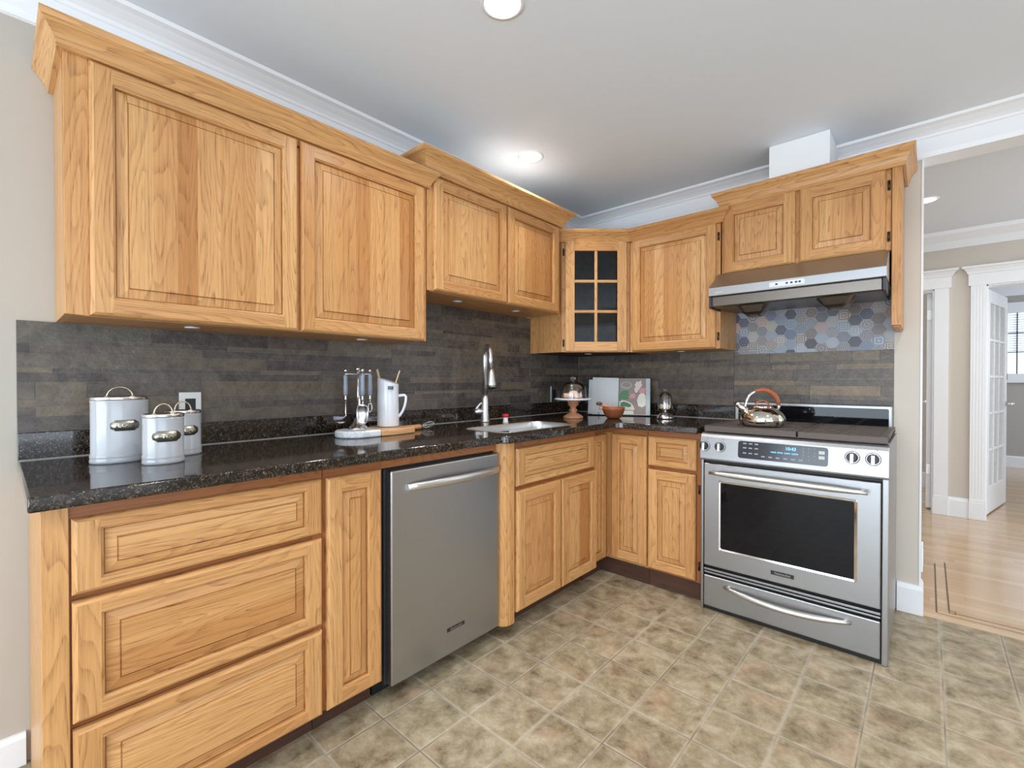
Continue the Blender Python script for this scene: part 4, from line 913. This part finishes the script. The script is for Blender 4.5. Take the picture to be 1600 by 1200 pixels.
# marble-and-wood serving board
bx0, bx1, zb = .125, .300, Z+.030
t = thing('serving_board', 'rounded white marble and wood serving board under the utensil stand and pitcher', 'board', (.21, -1.98, Z))
r_ = .0872; xm = (bx0+bx1)/2
MB().prism(W3, arc(xm, -2.060, r_, 180, 360, 14)+[(bx1, -1.985), (bx0, -1.985)], Z, zb).build('marble_end', MARBLE, t, bevel=.008, seg=3)
MB().prism(W3, [(bx0, -1.985), (bx1, -1.985), (bx1+.004, -1.90), (bx1-.01, -1.80), (bx0+.02, -1.80), (bx0, -1.90)], Z, zb-.002, 'b').build('wooden_end', BEECH, t, bevel=.005)
zb += .0003
# utensil stand with hanging utensils
ux, uy = .205, -2.045
t = thing('utensil_stand', 'silver utensil stand with round stepped foot, on the marble end of the board', 'stand', (ux, uy, zb))
MB().lathe([(.043, 0), (.044, .004), (.040, .008), (.038, .014), (.032, .017), (.024, .026), (.016, .042), (.010, .052), (.008, .058)], (ux, uy, zb), 36).build('foot', SILVER, t)
MB().tube([(ux, uy, zb+.055), (ux, uy, 1.222)], .0045, 10).build('post', SILVER, t)
MB().lathe([(.002, 0), (.008, .003), (.010, .010), (.008, .017), (.002, .020)], (ux, uy, 1.224), 16).build('finial', SILVER, t)
RR = .052; ang = [-PI/2-.62, -.15, PI/2-.35, PI-.6]
rg = MB()
for q in ang: rg.tube([(ux, uy, 1.212), (ux+RR*math.cos(q), uy+RR*math.sin(q), 1.212), (ux+RR*math.cos(q), uy+RR*math.sin(q), 1.217)], .0022, 8)
rg.build('hook_arm', SILVER, t)
def hang(q, name, label, tip):
    x, y = ux+(RR+.0)*math.cos(q), uy+(RR+.0)*math.sin(q)
    t = thing(name, label, 'utensil', (x, y, 1.20), 'utensils on the stand')
    MB().lathe([(.003, .0), (.007, .003), (.0078, .009), (.006, .015), (.002, .0175)], (x, y, 1.2185), 14).build('ball_end', SILVER, t)
    MB().lathe([(.005, 0), (.0085, .004), (.0095, .03), (.0085, .07), (.0095, .085), (.006, .094)], (x, y, 1.117), 16).build('handle', BLUEGREY, t)
    MB().lathe([(.0045, 0), (.006, .004), (.003, .010), (.0055, .016), (.0045, .020)], (x, y, 1.098), 12).build('ferrule', SILVER, t)
    tip(x, y, t)
def scoop_tip(x, y, t):
    MB().tube([(x, y, 1.10), (x+.004, y, 1.075)], .0035, 8).build('shank', SILVER, t)
    rings = []; rt = Vector((.74, .67, 0)); fw = Vector((.67, -.74, 0))
    for k in range(9):
        s = k/8; wv = .026*math.sin(PI*min(1, .14+.86*s)*.93)**.5 if k else .010; zz = 1.082-.088*s; dp = .018*math.sin(PI*min(1, .12+.8*s))
        rings.append([Vector((x+.006, y, zz))+fw*(.012-dp*math.sin(PI*j/10))+rt*(wv*math.cos(PI*j/10)) for j in range(11)]+[Vector((x+.006, y, zz))+fw*(.012-(dp-.003)*math.sin(PI*j/10))+rt*((wv-.0015)*math.cos(PI*j/10)) for j in range(10, -1, -1)])
    MB().loft(rings, True, True).build('scoop', SILVER, t)
def ladle_tip(x, y, t):
    MB().tube([(x, y, 1.10), (x, y, 1.04), (x+.001, y+.002, 1.03), (x-.012, y-.010, 1.017)], .0028, 8).build('shank', SILVER, t)
    MB().tube([(x-.004, y-.004, 1.021), (x-.014, y-.018, 1.0175), (x-.030, y-.040, 1.017)], [.004, .0075, .0105], 14).build('funnel', BLUEGREY, t)
    MB().lathe([(.002, 0), (.014, .003), (.018, .007), (.017, .009), (.002, .006)], (x-.012, y-.020, .994), 16, 1.3, .7, .9).build('spoon_bowl', SILVER, t)
def peeler_tip(x, y, t):
    MB().tube([(x, y, 1.10), (x, y, 1.082)], .003, 8).build('shank', SILVER, t)
    MB().tube([(x+.0085*.74*math.sin(q), y+.0085*.67*math.sin(q), 1.062+.020*math.cos(q)) for q in [2*PI*k/18 for k in range(18)]], .0026, 8, closed=True).build('opener_loop', SILVER, t)
def knife_tip(x, y, t):
    MB().obox(Fr((x, y, 0), (.74, .67)), -.0055, .0055, .985, 1.105, -.0012, .0012).build('blade', SILVER, t, bevel=.0008)
hang(ang[1], 'scoop', 'silver scoop with grey handle hanging at the front of the utensil stand', scoop_tip)
hang(ang[0], 'melon_baller', 'grey-handled utensil with sideways cone head, leftmost on the utensil stand', ladle_tip)
hang(ang[2], 'bottle_opener', 'grey-handled utensil with small open loop, rightmost on the utensil stand beside the pitcher', peeler_tip)
hang(ang[3], 'spreader', 'flat-bladed spreader hanging at the back of the utensil stand', knife_tip)
# pitcher
px, py = .188, -1.880; pr = .0505
t = thing('pitcher', 'tall white porcelain pitcher with slanted rim and black tag, on the board', 'pitcher', (px, py, zb))
h0 = .212; rt = Vector((.745, .667, 0)); fw = Vector((.667, -.745, 0)); rings = []
def pring(r, z, sl): return [Vector((px, py, zb+z))+rt*(r*math.cos(q))+fw*(r*math.sin(q))-Vector((0, 0, sl*math.cos(q))) for q in [2*PI*k/40 for k in range(40)]]
rings = [pring(pr*.93, 0, 0), pring(pr*.99, .002, 0), pring(pr, .006, 0), pring(pr*.985, .1, 0), pring(pr*.96, .17, .006), pring(pr*.965, h0, .0155), pring(pr*.95, h0+.002, .0155), pring(pr*.90, h0, .0155), pring(pr*.90, .17, .006), pring(pr*.90, .01, 0), pring(.002, .009, 0)]
MB().loft(rings, True).build('body', PORC, t)
hp = [Vector((px, py, zb))+rt*a+Vector((0, 0, b)) for a, b in ((.047, .142), (.060, .145), (.078, .146), (.084, .140), (.083, .120), (.078, .095), (.068, .070), (.056, .052), (.047, .044))]
MB().tube(hp, [.0055, .0055, .005, .0048, .0048, .0048, .0048, .005, .0055], 10, sq=1.3).build('handle', PORC, t)
TF = Fr((px+fw.x*.0475, py+fw.y*.0475, zb), (rt.x, rt.y)); tg = MB().obox(TF, .013, .034, .174, .189, -.014, .003).build('tag', BLACK, t)
for k in range(3): MB().obox(TF, .0165, .0305, .178+.0035*k, .1792+.0035*k, .003, .0034).build('tag_print', PRINT, tg)
t2 = MB().tube([Vector((px, py, zb+.02))+rt*-.01, Vector((px, py, zb+.195))+rt*-.034, Vector((px, py, zb+.268))+rt*-.052], [.004, .005, .0058], 10)
tag(t2.build('wooden_utensil', PALEWOOD, loc=(px, py, zb+.02)), 'pale wooden utensil handle leaning left in the white pitcher', 'utensil')
t2 = MB().tube([Vector((px, py, zb+.02))+rt*.008+fw*.004, Vector((px, py, zb+.19))+rt*.032+fw*.004, Vector((px, py, zb+.262))+rt*.056+fw*.004], [.0035, .0035, .0035], 10)
tag(t2.build('wooden_utensil', PALEWOOD, loc=(px, py, zb+.02)), 'thin wooden utensil handle leaning right in the white pitcher', 'utensil')
# whisk lying behind the board
wx, wy = .190, -1.79
t = thing('whisk', 'small whisk with a wooden handle lying at the right end of the board', 'whisk', (wx, wy, Z))
MB().tube([(wx+.004, -1.795, Z+.0135), (wx+.003, -1.78, Z+.0135), (wx, -1.725, Z+.0135), (wx-.001, -1.70, Z+.0135), (wx-.001, -1.692, Z+.0135)], [.011, .0135, .0125, .0135, .008], 14, tone=(.4, .3, 0)).build('handle', BEECH, t)
cg = MB().tube([(wx-.001, -1.692, Z+.0135), (wx-.001, -1.684, Z+.0137)], .0065, 12).build('collar', plain('copper', (.72, .38, .28, 1), .25, 1), t)
for q in range(4):
    a = PI*q/4+.3; pts = []
    for k in range(17):
        s = k/16; rr = .0225*math.sin(PI*s)**.8*(1 if s < .5 else 1); yy = math.sin(PI*s); off = math.cos(PI*s)*.024*(math.sin(PI*s)**.55)
        pts.append((wx-.001+off*math.cos(a), -1.685+.078*math.sin(PI*s)**1.2, Z+.0255+off*math.sin(a)-.012*(1-math.sin(PI*s))))
    MB().tube(pts, .0011, 6).build('wire', CHROME, t)

# cake stand with a glass dome over pastries
cx, cy = .36, -.60
t = thing('cake_stand', 'wooden pedestal cake stand with a round white plate, in the worktop corner', 'cake stand', (cx, cy, Z))
MB().lathe([(.064, 0), (.066, .005), (.058, .016), (.038, .028), (.024, .035), (.020, .042), (.030, .052), (.018, .062), (.020, .074), (.034, .084), (.036, .104), (.046, .112), (.046, .116)], (cx, cy, Z), 36).build('pedestal', TERRA, t)
zp = Z+.116
MB().lathe([(.09, 0), (.118, .003), (.122, .010), (.118, .0135), (.112, .011), (.002, .011)], (cx, cy, zp), 48).build('plate', PORC, t)
zp += .0112
t = thing('glass_dome', 'clear glass dome with knob covering the pastries on the cake stand', 'dome', (cx, cy, zp))
MB().lathe([(.086, 0), (.087, .004), (.086, .045), (.080, .075), (.062, .096), (.034, .107), (.008, .110), (.007, .1075), (.033, .1045), (.060, .0935), (.0775, .073), (.0835, .045), (.0845, .0)], (cx, cy, zp), 48, cap=False).build('dome', GLASS, t)
MB().lathe([(.006, 0), (.007, .006), (.015, .016), (.017, .024), (.012, .032), (.002, .034)], (cx, cy, zp+.1095), 20).build('knob', GLASS, t)
for k, (a, b, lab) in enumerate(((-.035, -.028, 'pinkish pastry under the glass dome, nearest the sink'), (.042, -.020, 'pinkish pastry under the glass dome, nearest the open cookbook'), (.004, .040, 'pinkish pastry at the back under the glass dome'), (.004, -.002, 'pinkish pastry on top of the others under the glass dome'))):
    top = k == 3; zz = zp+.0005+(.016 if top else 0)
    o = MB().lathe([(.016, 0), (.030, .004), (.036, .014), (.032, .026), (.020, .033), (.002, .035)], (cx+a, cy+b, zz), 18, 1, .88, k*.7, tone=(.2, .4, 0)).build('pastry', PASTRY, loc=(cx+a, cy+b, zz)); tag(o, lab, 'pastry', 'pastries under the dome')
# open cookbook on a thin black stand
bk = Fr((.289, -.315, 0), (.385, .175)); LB = .423
t = thing('book_stand', 'thin black wire stand holding the open cookbook', 'stand', tuple(bk(.21, Z, 0)))
m = MB()
m.tube([bk(.0, Z+.003, .022), bk(LB, Z+.003, .022)], .0028, 8); m.tube([bk(.0, Z+.003, -.075), bk(LB, Z+.003, -.075)], .0028, 8)
for a in (.004, LB-.004): m.tube([bk(a, Z+.003, .022), bk(a, Z+.003, -.075)], .0028, 8)
for a in (.08, .17): m.tube([bk(a, Z+.006, .022), bk(a, Z+.024, .024)], .002, 8)
for a in (.12, LB-.12): m.tube([bk(a, Z+.003, -.075), bk(a, Z+.17, -.066), bk(a, Z+.20, -.066)], .0025, 8)
m.build('wire_frame', BLACK, t)
lean = lambda a, b, c: bk(a, Z+.006+b*.966, c-b*.26-.004)
t = thing('cookbook', 'open cookbook with a blank left page and a food photograph on the right page', 'book', tuple(lean(.21, .0, -.01)))
HB = .262
m = MB(); m.obox(lean, 0, .204, .003, HB-.010, -.014, -.004); m.obox(lean, .214, LB, 0, HB-.002, -.016, -.0045); m.build('page_block', PAPEREDGE, t)
MB().obox(lean, -.003, LB+.003, -.002, HB, -.019, -.0165).build('cover', CHAR, t)
# left page, slightly curled forward
rings = []
for k in range(9): a = .026+.184*k/8; cc = -.0035+.012*math.sin(PI*k/8)**1.2; rings.append((a, cc))
m = MB()
for (a, c1), (b, c2) in zip(rings[:-1], rings[1:]): m.add([lean(a, .0, c1), lean(b, .0, c2), lean(b, HB+.008-.03*(b-.026), c2), lean(a, HB+.008-.03*(a-.026), c1), lean(a, .0, c1-.0015), lean(b, .0, c2-.0015), lean(b, HB+.008-.03*(b-.026), c2-.0015), lean(a, HB+.008-.03*(a-.026), c1-.0015)], [(0, 1, 2, 3), (7, 6, 5, 4), (3, 2, 6, 7), (0, 4, 5, 1), (0, 3, 7, 4), (1, 5, 6, 2)], smooth=False)
m.build('left_page', PAPER, t)
mauve = plain('photo_mauve', srgb(150, 132, 128), .55); green = plain('photo_green', srgb(82, 128, 92), .55); pgreen = plain('photo_pale_green', srgb(150, 172, 156), .55); cream = plain('photo_cream', srgb(226, 220, 208), .55); blush = plain('photo_blush', srgb(206, 150, 150), .55); rosy = plain('photo_white', srgb(222, 206, 200), .55)
pg = MB().obox(lean, .2145, LB-.028, .004, HB-.004, -.0045, -.0035).build('right_page', mauve, t)
MB().obox(lean, LB-.028, LB-.001, .004, HB-.004, -.0045, -.0033).build('page_margin', PAPEREDGE, t)
def blob(cx_, cy_, rx, ry, mt, lift, n=18, jag=0, a0=0, a1=360):
    r = random.Random(int(cx_*9999)); P = []
    for k in range(n+(a1 < 360)):
        q = math.radians(a0+(a1-a0)*k/n); f = 1+jag*(r.random()-.5); P.append((min(LB-.029, max(.216, cx_+rx*f*math.cos(q))), min(HB-.006, max(.005, cy_+ry*f*math.sin(q)))))
    MB().prism(lean, P, -.0036, -.0034+lift).build('picture_detail', mt, pg)
blob(.262, .212, .040, .026, pgreen, .0001); blob(.262, .214, .030, .017, mauve, .0002); blob(.252, .140, .036, .028, green, .0001, 14, .7); blob(.225, .118, .012, .022, green, .0002, 10, .6)
blob(.305, .135, .022, .018, blush, .0002, 12, .5); blob(.345, .215, .03, .03, rosy, .0001, 12, .6); blob(.372, .175, .022, .02, blush, .0002, 10, .5); blob(.33, .18, .014, .02, rosy, .0002, 10, .5); blob(.37, .105, .034, .055, cream, .0001, 8, .3)
blob(.235, .035, .085, .068, cream, .00015, 18, 0, 0, 180); blob(.255, .075, .036, .022, green, .0003, 14, .7); MB().prism(lean, [(.2155, .005), (.315, .005), (.312, .03), (.2155, .03)], -.0036, -.0033).build('picture_detail', cream, pg)
# bowl with a spoon
wx, wy = .572, -.452
t = thing('wooden_bowl', 'small reddish brown wooden bowl in front of the open cookbook', 'bowl', (wx, wy, Z))
MB().lathe([(.034, 0), (.044, .004), (.062, .030), (.071, .058), (.0735, .072), (.070, .0725), (.066, .056), (.056, .030), (.038, .012), (.002, .010)], (wx, wy, Z), 44, tone=(.4, .2, 0)).build('bowl', BOWLWOOD, t)
t = thing('wooden_spoon', 'wooden spoon with dark rounded head, resting on the bowl rim and pointing left', 'spoon', (wx-.05, wy-.04, Z+.07))
m = MB().tube([(wx+.048, wy+.038, Z+.058), (wx-.03, wy-.02, Z+.076), (wx-.062, wy-.046, Z+.086)], [.006, .010, .009], 10, tone=(.3, .2, 0)); m.build('handle', TERRA, t)
MB().lathe([(.003, -.010), (.016, -.007), (.021, 0), (.018, .008), (.010, .013), (.002, .014)], (wx-.074, wy-.054, Z+.092), 18).build('spoon_head', plain('dark_spoon', srgb(84, 60, 52), .35), t)
o = MB().lathe([(.003, -.012), (.012, -.008), (.0145, 0), (.011, .009), (.003, .013)], (wx-.066, wy-.043, Z+.066), 16).build('garlic_bulb', PINK, loc=(wx-.066, wy-.043, Z+.066)); tag(o, 'small pale pink bulb at the left rim of the wooden bowl', 'vegetable')
# little glass cloche on a pedestal
qx, qy = .836, -.262
t = thing('glass_pedestal', 'small footed glass dish with silvery bell-shaped foot, right of the cookbook', 'dish', (qx, qy, Z))
MB().lathe([(.050, 0), (.053, .004), (.050, .016), (.038, .030), (.018, .040), (.010, .046), (.009, .056), (.016, .060)], (qx, qy, Z), 36).build('foot', SILVER, t)
MB().lathe([(.014, .059), (.050, .060), (.054, .063), (.050, .064), (.002, .063)], (qx, qy, Z), 36).build('plate', GLASS, t)
zq = Z+.0645
t = thing('glass_cloche', 'small clear glass cloche with a knob, over the cream balls', 'cloche', (qx, qy, zq))
MB().lathe([(.046, 0), (.046, .050), (.042, .078), (.030, .097), (.012, .106), (.006, .107), (.006, .105), (.029, .0945), (.040, .077), (.044, .050), (.044, 0)], (qx, qy, zq), 40, cap=False).build('cover', GLASS, t)
MB().lathe([(.005, 0), (.005, .005), (.010, .011), (.011, .017), (.008, .022), (.002, .024)], (qx, qy, zq+.1065), 16).build('knob', GLASS, t)
for k, (a, b, lab) in enumerate(((-.020, -.016, 'cream ball under the small cloche, nearest the cookbook'), (.022, -.010, 'cream ball under the small cloche, nearest the range'), (0, .022, 'cream ball under the small cloche, at the back'))):
    o = MB().lathe([(.004, 0), (.013, .003), (.0175, .0145), (.014, .025), (.003, .030)], (qx+a, qy+b, zq), 18).build('cream_ball', EGG, loc=(qx+a, qy+b, zq)); tag(o, lab, 'food', 'cream balls under the small cloche')

# ================================================================= lights and wall fittings
LABS = ['recessed ceiling downlight above the sink and corner', 'recessed ceiling downlight nearest the camera, above the dishwasher']
for k, (x, y) in enumerate(DOWN):
    t = thing('ceiling_downlight', LABS[k] if k < 2 else 'recessed ceiling downlight elsewhere in the kitchen, outside the picture', 'light', (x, y, CZ-.004), 'recessed kitchen downlights' if k < 2 else 'recessed downlights outside the picture')
    MB().lathe([(.074, .004), (.074, .001), (.064, -.002), (.060, .0), (.060, .004)], (x, y, CZ-.004), 36, cap=False).build('trim_ring', TRIM, t)
    MB().lathe([(.060, .0), (.030, -.001), (.002, -.001)], (x, y, CZ-.0035), 32).build('lens', LENS, t)
    l = area('downlight', (x, y, CZ-.008), (x, y, 0), .11, 0, DL_POWER*(1.0 if k else 1.25), WARM, 'DISK', 140); l.parent = t; l.location = (0, 0, -.006); l.rotation_euler = (0, 0, 0)
for x, y, lab in ((2.062, 1.33, 'recessed hall ceiling downlight beside the wall end'), (3.6, 1.3, 'recessed hall ceiling downlight outside the picture')):
    t = thing('ceiling_downlight', lab, 'light', (x, y, 2.466), 'recessed downlights')
    MB().lathe([(.074, .004), (.074, .001), (.064, -.002), (.060, .0), (.060, .004)], (x, y, 2.466), 36, cap=False).build('trim_ring', TRIM, t)
    MB().lathe([(.060, .0), (.030, -.001), (.002, -.001)], (x, y, 2.4665), 32).build('lens', LENS, t)
    l = area('downlight', (x, y, 2.46), (x, y, 0), .11, 0, DL_POWER, WARM, 'DISK', 165); l.parent = t; l.location = (0, 0, -.006); l.rotation_euler = (0, 0, 0)
t = thing('wall_plate', 'white socket cover low on the end of the beige wall beside the range', 'outlet', (2.0612, .03, .285))
MB().box(2.0612, 2.0685, .004, .076, .215, .352).build('cover_plate', WHITEPL, t, bevel=.002); MB().box(2.0683, 2.0695, .022, .058, .245, .322).build('socket', WHITEPL, t)
for o in bpy.data.objects:
    if o.type == 'MESH' and o.parent is None and 'kind' not in o and 'label' not in o: print('UNLABELLED', o.name)
